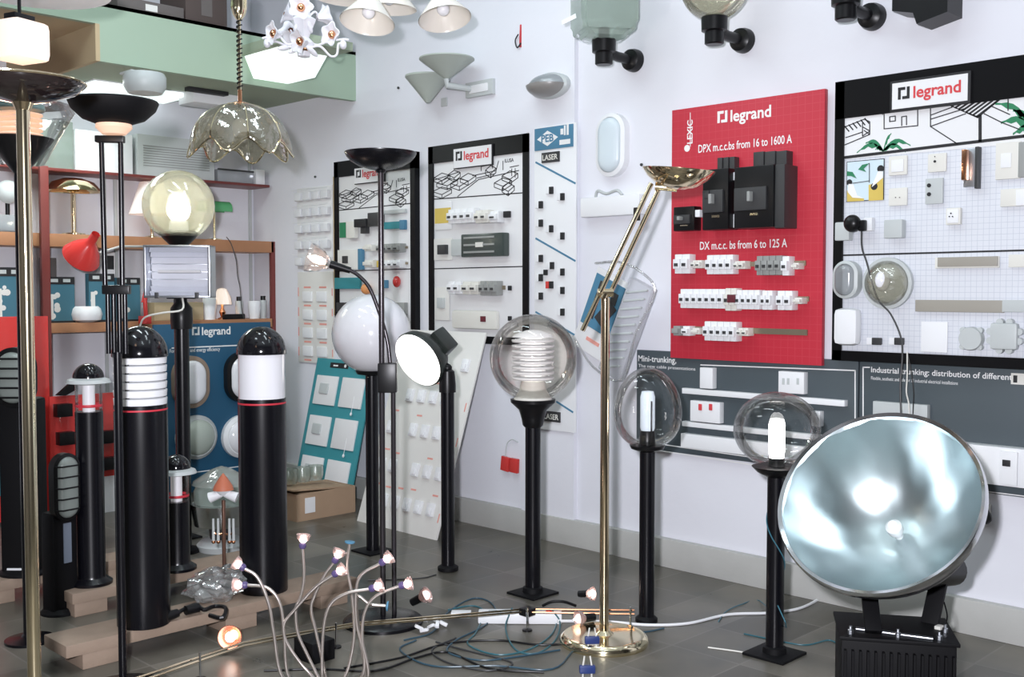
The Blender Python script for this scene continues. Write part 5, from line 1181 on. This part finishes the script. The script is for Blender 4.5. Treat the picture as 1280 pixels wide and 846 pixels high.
for s_ in (-1, 1):
    e = RT*(s_*17*D); B().tube([V((0, 0, z(616))), V((e.x*.5, e.y*.5, z(619))), V((e.x, e.y, z(622)))], [.014, .020, .024], 12).obj('white_arm', WHITEP, q)
for s_ in (-1.3, -.7, .7, 1.2):
    e = RT*(s_*10*D); B().tube([V((0, 0, z(667))), V((e.x*.6, e.y*.6, z(668))), V((e.x, e.y, z(664))), V((e.x, e.y, z(652)))], .004, 8, 4).obj('copper_arm', COPPER, q); B().tube([V((e.x, e.y, z(676))), V((e.x, e.y, z(648)))], [.007, .005], 8).obj('candle', GREYP, q); B().ball(V((e.x, e.y, z(677))), .009, seg=12, rings=8).obj('copper_bead', COPPER, q)

# plastic bag on the plank
pb = fl(272, 748, PT); q = thing('plastic_bag', 'crumpled clear plastic bag lying on the front plank', 'bag', pb)
bm = bmesh.new(); bmesh.ops.create_icosphere(bm, subdivisions=4, radius=1); r_ = random.Random(2)
from mathutils import noise as NZ
for v in bm.verts:
    n1 = NZ.noise(v.co*2.2)*.35+NZ.noise(v.co*6)*.14+NZ.noise(v.co*13)*.05; c = v.co*(1+n1); v.co = V((c.x*.12, c.y*.09, max(0, (c.z*.5+.45)*.13)))
b = B(); b.add(bm); b.obj('film', BAG, q)
b = B()
for k in range(4): b.box((-.07+.045*k, .0, .035+.01*(k % 2)), (.04, .09, .022), M.Rotation(.5*k, 3, 'Z') @ M.Rotation(.4, 3, 'X'), .003)
b.obj('fittings', MGREY, q)
# black plug and cable on the plank
pp = fl(250, 775, PT); q = thing('black_plug_cable', 'thick black cable with a plug lying on the front edge of the plank', 'cable', (pp.x, pp.y, PT))
def relp(x, y, zz=0, z_=PT): t = fl(x, y, z_); return V((t.x-pp.x, t.y-pp.y, zz))
B().tube([relp(215, 777, .02), relp(230, 771, .03), relp(245, 762, .02), relp(255, 770, .025), relp(268, 764, .02), relp(282, 766, .02), relp(278, 775, .01), relp(262, 772, .01)], .008, 8, 5).obj('cable', BLKP, q)
B().tube([relp(203, 779, .02), relp(222, 774, .025)], [.022, .016], 12).obj('plug', BLKP, q); B().tube([relp(232, 771, .025), relp(248, 767, .025)], [.018, .018], 12).obj('connector', BLKP, q)

# ================================================================== T flexible-stem lamp
pb = fl(415, 880); DT = dep(pb); o = thing('flexible_stem_lamp', 'lamp of ten flexible silver stems with glowing heads in the foreground', 'floor lamp', pb)
B().lathe([(.10, 0), (.10, .015), (.08, .03), (0, .034)], seg=32).obj('base', BLACK, o)
stems = [([(305, 710), (322, 722), (336, 755), (342, 790), (353, 846)], (299, 706), -1), ([(308, 731), (335, 735), (350, 755), (355, 790), (361, 846)], (299, 731), 0),
         ([(378, 684), (380, 720), (376, 745), (370, 760), (372, 790), (385, 820), (398, 846)], (379, 675), 1), ([(418, 702), (405, 720), (393, 745), (389, 762), (395, 790), (404, 830), (407, 846)], (422, 694), 2),
         ([(417, 718), (395, 733), (370, 760), (355, 780), (358, 802), (375, 828), (391, 846)], (424, 714), 0), ([(437, 680), (434, 710), (440, 745), (443, 790), (438, 825), (431, 846)], None, 1),
         ([(476, 704), (452, 718), (445, 740), (446, 780), (455, 820), (452, 846)], (483, 699), -1), ([(463, 736), (432, 742), (412, 757), (404, 790), (403, 846)], (471, 733), -2),
         ([(500, 732), (470, 745), (456, 765), (453, 800), (460, 846)], (508, 730), -1), ([(482, 757), (462, 755), (448, 745), (446, 760), (450, 800), (456, 846)], None, 2)]
STEM = mat('silver_stem', (.62, .56, .52), .28, .9)
for i, (pts, hd, k) in enumerate(stems):
    dd = DT-.05+.035*k
    P = [at(x, y, dd)-pb for x, y in pts]; e = P[-1]; P += [V((e.x*.45, e.y*.45, e.z*.45)), V((0, 0, .03))]
    s_ = B().tube(P, .0052, 10, 6).obj('flexible_stem', STEM, o)
    if hd:
        c = at(*hd, dd)-pb; dv = (c-P[0]).normalized()
        B().lathe([(.008, -.004), (.012, .002), (.012, .010), (.008, .014)], P[0], 14, axis=dv).obj('collar', mat('blue_collar', (.08, .06, .16), .4), s_)
        B().lathe([(.008, -.008), (.020, .004), (.024, .018), (.022, .018), (.015, .004)], c, 20, axis=dv, cap=False).obj('glass_cup', glassy('rose_cup_glass', (.98, .86, .84), .3, .05, .35, (.95, .75, .72)), s_)
        B().ball(c+dv*.004, .0135, seg=16, rings=10).obj('bulb', glow('capsule_glow', (1, .80, .70), 5), s_)
    else: B().lathe([(.004, 0), (.016, .004), (.017, .009), (0, .010)], P[0], 12, axis=(P[0]-P[1])).obj('empty_holder', BINK, s_)

# ================================================================== U twin-rod rail with spots
zr = .065; pr = fl(658, 764, zr); o = thing('twin_rod_rail', 'brass twin-rod low-voltage rail with small spotlights lying along the floor', 'rail lights', (pr.x, pr.y, 0))
def rr_(x, y, zz=zr): t = fl(x, y, zz); return t-V((pr.x, pr.y, 0))
for dy in (-2, 2): B().tube([rr_(150, 857+dy*1.4), rr_(304, 805+dy), rr_(446, 780+dy*.8), rr_(656, 763+dy*.8)], .0042, 8).obj('rod', BRASS, o)
for dy in (-2.4, 2.4): B().tube([rr_(656, 763+dy*.8), rr_(793, 765+dy)], .0042, 8).obj('rod', COPPER, o)
B().box(rr_(659, 764), (.05, .05, .03), None, .006).obj('feed_clamp', BLKP, o); 
for x, y in ((659, 768), (420, 788), (788, 768), (250, 826)):
    p = rr_(x, y); B().tube([V((p.x, p.y, 0)), V((p.x, p.y, zr+.03))], .004, 8).obj('foot_rod', CHROME, o); B().lathe([(.02, 0), (.02, .006), (0, .008)], (p.x, p.y, 0), 14).obj('foot_pad', BLKP, o)
def spotlamp(x, y, r, facing, glowm, dz=.0, holder=BLKP, gm=None, bk=.55):
    base = rr_(x, y, zr+dz); 
    h = B().tube([base-facing*r*2.0, base-facing*r*.7], [r*.45, r*.5], 12).obj('spot_holder', holder, o)
    B().lathe([(r*.4, -r*.8), (r*.85, -r*.2), (r, r*.25), (r*.93, r*.25), (r*.7, -r*.2)], base, 24, axis=facing, cap=False).obj('spot_glass', gm or glassy('rose_cup_glass', (.98, .86, .84), .3), h)
    B().ball(base, r*bk, seg=18, rings=12).obj('spot_bulb', glowm, h)
    B().tube([base-facing*r*1.6, V((base.x-facing.x*r*1.6, base.y-facing.y*r*1.6, zr))], .004, 6).obj('spot_stalk', holder, h)
spotlamp(288, 796, .046, (-FW*.95+UP*.1).normalized(), glow('spot_glow', (1, .82, .72), 9), 0, COPPER, mat('copper_cup', (.55, .25, .18), .25, .7), .42)
spotlamp(532, 744, .036, (RT*.75+UP*.45-FW*.3).normalized(), GPINK, .03)
spotlamp(740, 742, .030, (RT*.85+UP*.1-FW*.4).normalized(), glow('spot_glow', (1, .82, .72), 9), .02)
spotlamp(724, 773, .034, (-RT*.9-FW*.4).normalized(), GPINK, -.01)
bx(rr_(393, 812, .03)+V((0, 0, -.0)), (.10, .12, .09), BLKM, 'transformer', o, bev=.006)
# small blue capped connectors standing by the brass base
for (x, y), lab in (((740, 812), 'small blue two-wire connector against the brass lamp base'), ((734, 850), 'small blue two-wire connector at the bottom edge')):
    p = fl(x, y+6); q = thing('blue_connector', lab, 'connector', (p.x, p.y, 0)); bx((0, 0, .055), (.055, .02, .028), mat('navy_plastic', (.02, .04, .16), .35), 'block', q, M.Rotation(ra, 3, 'Z'), bev=.005)
    for s_ in (-1, 1): e = RT*(.016*s_); B().tube([V((e.x, e.y, .0)), V((e.x*.9, e.y*.9, .05))], .003, 6).obj('pin', CREAM, q); B().tube([V((e.x, e.y, .06)), V((e.x*.6, e.y*.6, .10))], .003, 6).obj('wire_end', CREAM, q)

# power strip and cables
p = fl(650, 777); q = thing('power_strip', 'white multi-socket power strip on the floor among the cables', 'power strip', (p.x, p.y, 0), math.atan2(RT.y, RT.x)-.02)
bx((0, 0, .022), (.34, .07, .044), WHITEP, 'housing', q, bev=.008); bx((.12, 0, .047), (.03, .02, .012), REDP, 'red_switch', q); 
for k in range(4): B().lathe([(.018, 0), (.018, .002), (.014, .001)], (-.11+.055*k, 0, .044), 16).obj('socket', GREYP, q)
bx((-.24, 0, .03), (.08, .05, .02), WHITEP, 'plug', q)
def cable(pts, r, m, label, name='cable', zz=None):
    P = [fl(x, y, r+(.0 if zz is None else zz[i])) for i, (x, y) in enumerate(pts)]; b0 = P[0].copy(); b0.z = 0
    q = thing(name, label, 'cable', b0); B().tube([t-b0 for t in P], r, 8, 6).obj('cord', m, q); return q
cable([(697, 776), (760, 777), (810, 781), (860, 779), (910, 768), (960, 766), (1000, 760), (1030, 745), (1052, 732)], .006, WHITEP, 'white cable running from the power strip to the big reflector floodlight', zz=[.02, 0, 0, 0, 0, 0, 0, 0, .03])
WB = mat('dark_blue_wire', (.03, .07, .10), .35); WB2 = mat('teal_wire', (.03, .12, .15), .35)
cable([(505, 800), (540, 790), (560, 765), (590, 748), (612, 752), (620, 768), (600, 785), (570, 800), (560, 815), (600, 825), (650, 820), (700, 812)], .0035, WB, 'dark cable looping left of the power strip')
cable([(560, 762), (590, 757), (605, 765), (595, 790), (585, 805), (620, 818), (660, 812), (690, 792), (697, 768), (690, 765)], .0032, WB2, 'teal wire circling the white power strip')
cable([(640, 760), (632, 785), (645, 812), (672, 816), (694, 800), (700, 778), (690, 762)], .0032, WB2, 'round loop of blue wire around the end of the power strip', zz=[.05, .01, 0, 0, 0, .02, .05])
cable([(430, 835), (500, 822), (555, 805), (620, 800), (680, 806), (740, 800)], .004, BLKP, 'black cable passing in front of the power strip')
cable([(330, 838), (400, 836), (470, 838), (520, 822), (560, 815), (610, 835), (680, 840)], .004, BLKP, 'black cable wandering behind the flexible stems')
cable([(520, 800), (500, 812), (540, 832), (620, 832), (690, 836), (720, 810), (760, 785), (800, 790), (830, 785)], .0035, WB, 'dark blue cable passing behind the brass base')
cable([(545, 802), (580, 812), (640, 828), (610, 838), (560, 828), (540, 812), (570, 797)], .0035, DGREY, 'grey flat coil of wire in front of the power strip')
cable([(678, 757), (690, 752), (705, 752), (720, 757)], .006, BLKP, 'short thick black cable end behind the rail', zz=[.02, .04, .04, .02])
cable([(460, 725), (500, 724), (530, 722), (545, 718)], .003, DGREY, 'thin grey wire between the two poles on the floor')
cable([(930, 792), (960, 798), (1005, 806), (1035, 800), (1050, 806)], .003, WB2, 'thin wire on the floor right of the flattened-globe post')
cable([(885, 809), (915, 813), (935, 816)], .003, CREAM, 'thin white wire left of the flattened-globe post foot')
# crumpled white connectors
p = fl(545, 786); q = thing('white_connectors', 'cluster of small white plugs by the black round lamp base', 'connector', (p.x, p.y, 0)); b = B(); r_ = random.Random(9)
for k in range(9): b.box((r_.uniform(-.09, .09), r_.uniform(-.03, .03), .015+.012*(k % 3)), (.035, .014, .012), M.Rotation(r_.uniform(0, 3), 3, 'Z') @ M.Rotation(r_.uniform(-.6, .6), 3, 'Y'), .002)
b.obj('plugs', WHITEP, q)

# ================================================================== V big reflector floodlight
C_ = at(1097, 625, 3.36); D = 3.36/FPX
tc = (CAM-C_).normalized()
n_ = (tc*math.cos(math.radians(40))+(RT*-.515+UP*.857)*math.sin(math.radians(40))).normalized()
pbx = at(1117, 800, 3.42); o = thing('reflector_floodlight', 'huge round aluminium reflector floodlight tilted on a black control-gear box', 'floodlight', (pbx.x, pbx.y, 0))
base = V((pbx.x, pbx.y, 0)); cc = C_-base; R0 = 127*D
MX = oriented(cc, n_, UP)
b = B(); b.x = MX; b.lathe([(R0*.97, 0), (R0*.93, -.03), (R0*.84, -.09), (R0*.66, -.16), (R0*.45, -.21), (R0*.25, -.235), (.05, -.24), (0, -.24)], seg=64, cap=False, mod=lambda r, zz, a: (r*(1+.006*math.cos(12*a)), zz)); b.obj('reflector', ALU, o)
b = B(); b.x = MX; b.lathe([(R0*.955, -.012), (R0*.965, .004), (R0, .010), (R0*1.015, .002), (R0*1.01, -.022), (R0*.975, -.026)], seg=64, cap=False); b.obj('rim', CHROME, o)
b = B(); b.x = MX; b.lathe([(R0*.985, -.02), (R0*.96, -.06), (R0*.87, -.12), (R0*.70, -.19), (R0*.48, -.245), (R0*.30, -.27), (R0*.27, -.38), (R0*.22, -.42), (0, -.43)], seg=48, cap=False); b.obj('housing', mat('dark_housing', (.10, .10, .11), .35, .5), o)
b = B(); b.x = MX; b.lathe([(0, .001), (R0*.955, .0)], seg=64, cap=False); b.obj('front_glass', glassy('flood_glass', (.98, .99, .99), .0, .12), o)
b = B(); b.x = MX; b.lathe([(.014, -.24), (.016, -.22), (.026, -.20), (.026, -.175), (.014, -.16), (0, -.158)], seg=24); b.obj('lamp_bulb', mat('pearl_bulb', (.85, .85, .85), .15, 0), o)
# yoke
axv = n_.cross(UP).normalized()
pivR = at(1178, 706, 3.55)-base; pivL = at(1086, 738, 3.42)-base
topR = at(1160, 790, 3.45)-base; topL = at(1092, 790, 3.32)-base
b = B()
def bar(b, p, q, wd, th): 
    d = (q-p); L = d.length; b.box((p+q)/2, (wd, th, L), (d.normalized().to_track_quat('Z', 'Y')).to_matrix(), .004)
bar(b, topR, pivR, .055, .02); b.obj('yoke_arm', BLKM, o); b = B(); bar(b, topL, pivL, .05, .02); b.obj('yoke_arm', BLKM, o)
B().tube([at(1168, 700, 3.48)-base, at(1188, 695, 3.66)-base], .038, 20).obj('pivot_knob', BLKP, o); B().tube([at(1150, 715, 3.45)-base, at(1190, 712, 3.6)-base], .052, 20).obj('pivot_drum', BLKP, o)
B().tube([at(1100, 722, 3.50)-base, pivL, topL], .010, 8).obj('stay', BLKM, o)
zt_ = zat(base, 788); bw = 138*D*.98; ra2 = math.atan2(RT.y, RT.x)-.22
bz = B(); bz.x = M.Rotation(ra2, 4, 'Z'); bz.box((0, 0, zt_/2), (bw, .24, zt_), None, .008)
for k in range(15): bz.box((-bw/2+bw*(k+.5)/15, -.125, zt_/2-.01), (.007, .03, zt_*.85))
bz.obj('control_gear_box', BLKM, o)
bz = B(); bz.x = M.Rotation(ra2, 4, 'Z'); bz.box((0, 0, zt_+.006), (bw*1.04, .27, .012), None, .003); bz.obj('box_lid', BLKM, o)
for x_, y_ in ((-.14, -.10), (-.08, -.02), (0, -.10), (.12, -.10), (.15, -.02)):
    v = M.Rotation(ra2, 3, 'Z') @ V((x_, y_, zt_+.012)); B().lathe([(.009, 0), (.009, .012), (.005, .014), (.005, .024), (0, .024)], v, 8).obj('bolt', ALUF, o)
v0 = M.Rotation(ra2, 3, 'Z') @ V((-.12, -.06, zt_+.016)); v1 = M.Rotation(ra2, 3, 'Z') @ V((.10, -.11, zt_+.016)); B().tube([v0, v1], .006, 10).obj('chrome_rod', ALUF, o)
B().tube([at(1112, 733, 3.4)-base, at(1110, 741, 3.4)-base, at(1107, 744, 3.4)-base, at(1106, 735, 3.42)-base], .0025, 6, 4).obj('wire_loop', BLKP, o)
B().tube([at(1180, 752, 3.42)-base, at(1184, 770, 3.42)-base, at(1180, 783, 3.42)-base, at(1172, 786, 3.42)-base], .0025, 6, 4).obj('wire_loop', BLKP, o); B().box(at(1174, 785, 3.40)-base, (.03, .02, .018), None, .003).obj('terminal_block', CREAM, o)
# wires hanging from the board to the floodlight
pz = wx(1134, 478, .10); q = thing('hanging_wires', 'pale wire hanging from the large framed board down behind the reflector', 'cable', pz)
B().tube([wx(x, y, .10)-pz for x, y in ((1134, 440), (1134, 470), (1133, 490), (1136, 505), (1137, 530), (1138, 600))], .003, 6, 4).obj('pale_wire', CREAM, q)
B().tube([wx(x, y, .09)-pz for x, y in ((1134, 440), (1138, 460), (1142, 490), (1141, 520), (1140, 600))], .002, 6, 4).obj('dark_wire', BLKP, q)

# ================================================================== hanging lamps and things near the ceiling
# glass dome pendant
C0 = at(300, 130, 4.6); D = 4.6/FPX; o = thing('glass_dome_pendant', 'smoked glass dome pendant with a frilled rim on a brass spiral rod', 'pendant lamp', (C0.x, C0.y, C0.z))
R0 = 63*D; hh = 58*D; seg = 96; n = 8
def dm(t, a):
    w8 = abs(math.cos(n*a/2)); r = R0*math.sin(min(1, t)*PI/2)**.85*(1-.03*(1-w8)); zz = -hh*(1-math.cos(t*PI/2))
    if t > .8: k = (t-.8)/.2; zz += -k*hh*.16*(math.cos(n*a)*.9); r *= 1+.05*k*math.cos(n*a)
    return V((r*math.cos(a), r*math.sin(a), zz))
b = B(); rings = [[b._v(dm(.06+.94*i/20, 2*PI*k/seg)) for k in range(seg)] for i in range(21)]
for r1, r2 in zip(rings, rings[1:]):
    for k in range(seg): j = (k+1) % seg; b._f([r1[k], r1[j], r2[j], r2[k]])
b.obj('glass_dome', GLASSS, o)
for k in range(n): a = 2*PI*(k+.5)/n; B().tube([dm(.08+.9*i/8, a)*1.005 for i in range(9)], .0032, 6).obj('rib', PALEBRASS, o)
b = B(); b.tube([dm(1.0, 2*PI*i/96)*1.0 for i in range(96)], .004, 6, closed=True); b.obj('frilled_rim', PALEBRASS, o)
B().lathe([(.05, -.012), (.045, .0), (.015, .01), (0, .012)], seg=24).obj('crown', COPPER, o)
zc = ZC-C0.z; B().tube([(0, 0, 0), (0, 0, .06)], .009, 10).obj('lower_rod', COPPER, o)
B().tube([(.011*math.cos(i*.7), .011*math.sin(i*.7), .06+i*.0022) for i in range(150)], .003, 6).obj('spiral_cord', BLKP, o); B().tube([(0, 0, .05), (0, 0, zc)], .007, 10).obj('rod', PALEBRASS, o)
yv = (130-20)*D; B().lathe([(.012, yv-.02), (.026, yv+.0), (.034, yv+.03), (.034, yv+.12), (0, yv+.125)], seg=24).obj('rise_fall_weight', PALEBRASS, o); B().lathe([(.05, zc-.05), (.05, zc), (0, zc)], seg=24).obj('ceiling_rose', PALEBRASS, o)
B().ball((0, 0, -.10), .035, (1, 1, 1.2), 20, 12).obj('bulb', OPAL, o)

# white flower chandelier
DC = 5.5; C0 = at(380, 62, DC); D = DC/FPX; o = thing('flower_chandelier', 'white painted metal chandelier with curling arms and flower cups', 'chandelier', C0)
def rc(x, y, dz=0): return at(x, y, DC+dz)-C0
WM = mat('white_enamel', (.78, .77, .82), .35, noise=.03)
B().lathe([(.012, -.04), (.03, -.035), (.034, 0), (.05, .03), (.025, .06), (.045, .11), (.06, .15), (.03, .17), (.035, .22), (.02, .28), (.01, ZC-C0.z)], seg=20, cap=False, mod=lambda r, zz, a: (r*(1+.12*math.cos(6*a)), zz)).obj('column', WM, o)
B().lathe([(.036, -.012), (.042, -.004), (.036, .006)], seg=24, cap=False).obj('copper_ring', COPPER, o)
def flower(c, ax_, r=.045):
    f_ = B().lathe([(r*.25, -r*.9), (r*.45, -r*.4), (r*.75, 0), (r*1.15, r*.25), (r*1.05, r*.27), (r*.65, .02*r), (r*.35, -r*.2)], c, 30, axis=ax_, cap=False, mod=lambda q, zz, a: (q*(1+.16*math.cos(5*a)), zz)).obj('flower_cup', WM, o)
    B().ball(c-ax_*.1*r, r*.42, seg=14, rings=8).obj('copper_centre', COPPER, f_); return f_
fl_ = [((376, 9), -FW+RT*.1, 0, -.12), ((358, 18), -RT*.8-FW*.3+UP*.3, 0, .05), ((406, 20), RT*.7+UP*.3+FW*.4, 0, .1), ((341, 42), -RT*.75-FW*.65, 0, -.05), ((414, 43), -RT*.5-FW*.85, 0, 0), ((374, 52), -RT*.6-FW*.6-UP*.2, 0, -.15), ((363, 40), -RT*.2+FW*.8, 0, .15)]
for (x, y), a_, _, dz in fl_:
    c = rc(x, y, dz); a_ = a_.normalized(); flower(c, a_, .050)
    st = V((0, 0, .06 if y > 30 else .14)); mid = (c+st)/2+V((0, 0, .035 if y < 30 else -.045)); B().tube([st, mid, c-a_*.035], .006, 8, 6).obj('arm', WM, o)
for pts in ([(385, 60), (400, 58), (413, 70), (421, 68), (423, 55), (428, 56)], [(377, 60), (360, 58), (345, 52), (336, 55), (334, 53)], [(420, 50), (430, 49), (436, 50)], [(338, 48), (332, 47), (328, 48)]):
    B().tube([rc(x, y, -.02) for x, y in pts], .006, 8, 6).obj('scroll_arm', WM, o)
for x, y in ((334, 54), (429, 56)): B().ball(rc(x, y, -.02), .018, (1, 1, 1.3), 14, 10).obj('bud', WM, o)
for x, y, a_ in ((372, 30, .5), (386, 32, -.5), (368, 62, 1.0), (390, 64, -1.0), (355, 60, 1.3)): B().ball(rc(x, y, -.03), .04, (.35, 1, 1), 16, 8, rot=M.Rotation(a_, 3, 'Y')).obj('leaf', WM, o)
# cone shaded multi pendant
C0 = at(492, -60, 5.0); o = thing('cone_shade_pendant', 'ceiling fitting with four spreading ivory cone shades cut by the top edge', 'pendant lamp', (C0.x, C0.y, ZC)); D = 5.0/FPX
cz = C0-V((C0.x, C0.y, ZC))
IV = mat('ivory_enamel', (.74, .70, .64), .25, noise=.02, coat=.3)
B().tube([(0, 0, 0), cz], .012, 12).obj('stem', PALEBRASS, o); B().lathe([(.06, -.03), (.06, 0), (0, 0)], seg=24).obj('ceiling_rose', PALEBRASS, o); B().ball(cz, .05).obj('hub', PALEBRASS, o)
for (x, y, tilt, dz, rr0) in ((424, 0, -.12, .12, .125), (459, 28, -.10, -.25, .122), (486, 12, -.02, .0, .130), (556, 24, .16, -.1, .122), (514, -8, .12, .25, .125)):
    rim = at(x, y, 5.0+dz)-V((C0.x, C0.y, ZC)); ax_ = (UP+RT*-tilt*1.0+FW*.22*(1 if dz < 0 else -.3)).normalized()
    apex = rim+ax_*.15
    b = B(); b.lathe([(rr0, 0), (rr0*.98, .006), (rr0*.30, .115), (rr0*.22, .15), (rr0*.18, .15), (rr0*.28, .112), (rr0*.96, .004)], rim, 36, axis=ax_, cap=False); s_ = b.obj('cone_shade', IV, o)
    B().ball(rim+ax_*.05, .03, seg=16, rings=10).obj('bulb', OPAL, s_); B().tube([apex, apex+ax_*.04, cz], .008, 8, 4).obj('arm', PALEBRASS, o)
# lit glass box lamp under its housing on the bulkhead
pL = wy(352, 80, FY); o = thing('lit_glass_box_lamp', 'brightly lit angular white glass lamp box hanging below the flower chandelier', 'ceiling lamp', (pL.x, FY, pL.z))
def rb(x, y, out): return wy(x, y, FY-out)-V((pL.x, FY, pL.z))
D = dep(pL)/FPX
zb_ = wy(360, 105, FY-.02).z-pL.z; xa, xb = wy(317, 100, FY-.02).x-pL.x, wy(360, 105, FY-.02).x-pL.x; dp_ = .30
b = B(); Pl = [(xa, -.02), (xb, -.02), (xb, -dp_), (xa, -dp_)]; e_ = .05; P = [(xa-e_, -.005), (xb+e_, -.005), (xb+e_, -dp_-e_), (xa-e_, -dp_-e_)]
r0_ = [b._v((x, y, zb_)) for x, y in Pl]; r1_ = [b._v((x, y, zb_+.125)) for x, y in P]
for k in range(4): b._f([r0_[k], r0_[(k+1) % 4], r1_[(k+1) % 4], r1_[k]])
b._f(r0_); b.obj('lit_diffuser', GTUBE, o)
xh = wy(300, 90, FY-.02).x-pL.x
bx(((xh+xb+.08)/2, -.28, zb_+.15), (xb+.08-xh, .56, .05), GREEN2, 'housing', o)
# recessed luminous panel and small round lamps under the bulkhead
def under(x, y): t = fl(x, y, UZ); return t
cs = [under(*p) for p in ((122, 95), (237, 115), (200, 131), (88, 103))]
c0 = sum(cs, V())/4; xs = [p.x for p in cs]; ys = [p.y for p in cs]
o = thing('luminous_panel', 'lit rectangular fluorescent panel under the green bulkhead', 'ceiling lamp', (c0.x, c0.y, UZ)); w_ = (max(xs)-min(xs))*.80; d_ = (max(ys)-min(ys))*.80
d_ = min(d_, 2*min(c0.y-FY-.05, YB-c0.y-.03)); bx((0, 0, -.02), (w_, d_, .03), glow('panel_glow', (.85, 1, .97), 1.1), 'lit_panel', o, bev=.004); bx((0, 0, -.004), (w_+.03, d_+.02, .008), WHITEP, 'frame', o)
t = wy(181, 101, FY-.12); o = thing('round_bulkhead_light', 'round grey unlit lamp before the luminous panel', 'ceiling lamp', (t.x, FY-.12, wy(181, 92, FY-.12).z)); r_ = 26*dep(t)/FPX
B().lathe([(r_*.9, 0), (r_, -.02), (r_, -.07), (r_*.8, -.105), (0, -.11)], seg=32).obj('drum', mat('grey_opal', (.42, .45, .45), .4), o); bx((0, .06, .006), (.16, .13, .012), GREYP, 'bracket', o)
t = fl(262, 118, UZ); o = thing('white_ceiling_box', 'white box fitting under the green bulkhead beside the pendant', 'ceiling lamp', (t.x, min(t.y, YB-.25), UZ)); bx((0, 0, -.04), (.34, .20, .08), WHITEP, 'housing', o, bev=.01); bx((-.1, -.14, -.012), (.28, .06, .024), INK, 'black_bracket', o)
# cartons stored on top of the bulkhead
for x0, x1, y0, m_, lab in ((147, 230, 2, DBOX, 'long taupe carton on top of the green bulkhead'), (232, 284, -14, mat('dark_brown_box', (.07, .05, .045), .7, noise=.1), 'dark brown carton right of the taupe carton on the bulkhead')):
    a = wy(x0, 20, FY+.05); c = wy(x1, 20, FY+.05); q = thing('stored_carton', lab, 'carton', ((a.x+c.x)/2, FY+.20, FZ1)); h_ = wy((x0+x1)/2, y0, FY+.05).z-FZ1
    bx((0, 0, h_/2), (c.x-a.x, .30, h_), m_, 'carton', q, bev=.004); bx(((c.x-a.x)*.0, -.151, h_*.5), (.07, .002, h_*.5), ICARD if m_ is DBOX else DBOX, 'label', q, bev=0)
b = B().box(((X0+XW)/2, (FY+YB)/2+.02, (UZ+FZ1)/2+.03), (XW-X0, .02, FZ1-UZ-.06)); struct('trim_4', B().box(((X0+XW)/2, FY+.25, FZ1-.01), (XW-X0, .5, .02)), GREEN2, 'ledge on top of the green bulkhead', 'ledge')
b.bm.free()
# cube lamp
C0 = at(25, 52, 3.0); D = 3.0/FPX; o = thing('glowing_cube_lamp', 'warm glowing white cube lamp hanging at the upper left', 'pendant lamp', C0, math.radians(18))
bx((0, 0, 0), (60*D*.88, 60*D*.88, 50*D), GWARM, 'cube_shade', o, bev=.022); bx((0, 0, 29*D), (30*D, 20*D, 8*D), BLKP, 'holder', o); B().tube([(0, 0, 29*D), (0, 0, ZC-C0.z)], .005, 8).obj('cord', BLKP, o); B().lathe([(.04, ZC-C0.z-.03), (.04, ZC-C0.z), (0, ZC-C0.z)], seg=20).obj('ceiling_cup', BLKP, o)
point('cube_lamp_light', C0+V((0, 0, -.2)), 1.6, (1, .65, .42), .07)
# white saucer pendant
C0 = at(48, -10, 3.9); D = 3.9/FPX; o = thing('saucer_pendant', 'large white disc pendant cut by the top left corner', 'pendant lamp', C0)
R0 = 86*D; B().lathe([(0, -.012), (R0*.6, -.008), (R0, .0), (R0*1.01, .01), (R0*.9, .03), (R0*.3, .07), (0, .075)], seg=48, cap=False).obj('disc', WHITEP, o); B().lathe([(R0*1.012, .004), (R0*1.03, .012), (R0*.98, .018)], seg=48, cap=False).obj('edge_shadow', mat('dark_green_edge_shadow', (.06, .14, .10), .4), o); B().tube([(0, 0, .07), (0, 0, ZC-C0.z)], .006, 8).obj('cord', WHITEP, o)  # dark green ring is the shadow at the disc's edge, put in as colour
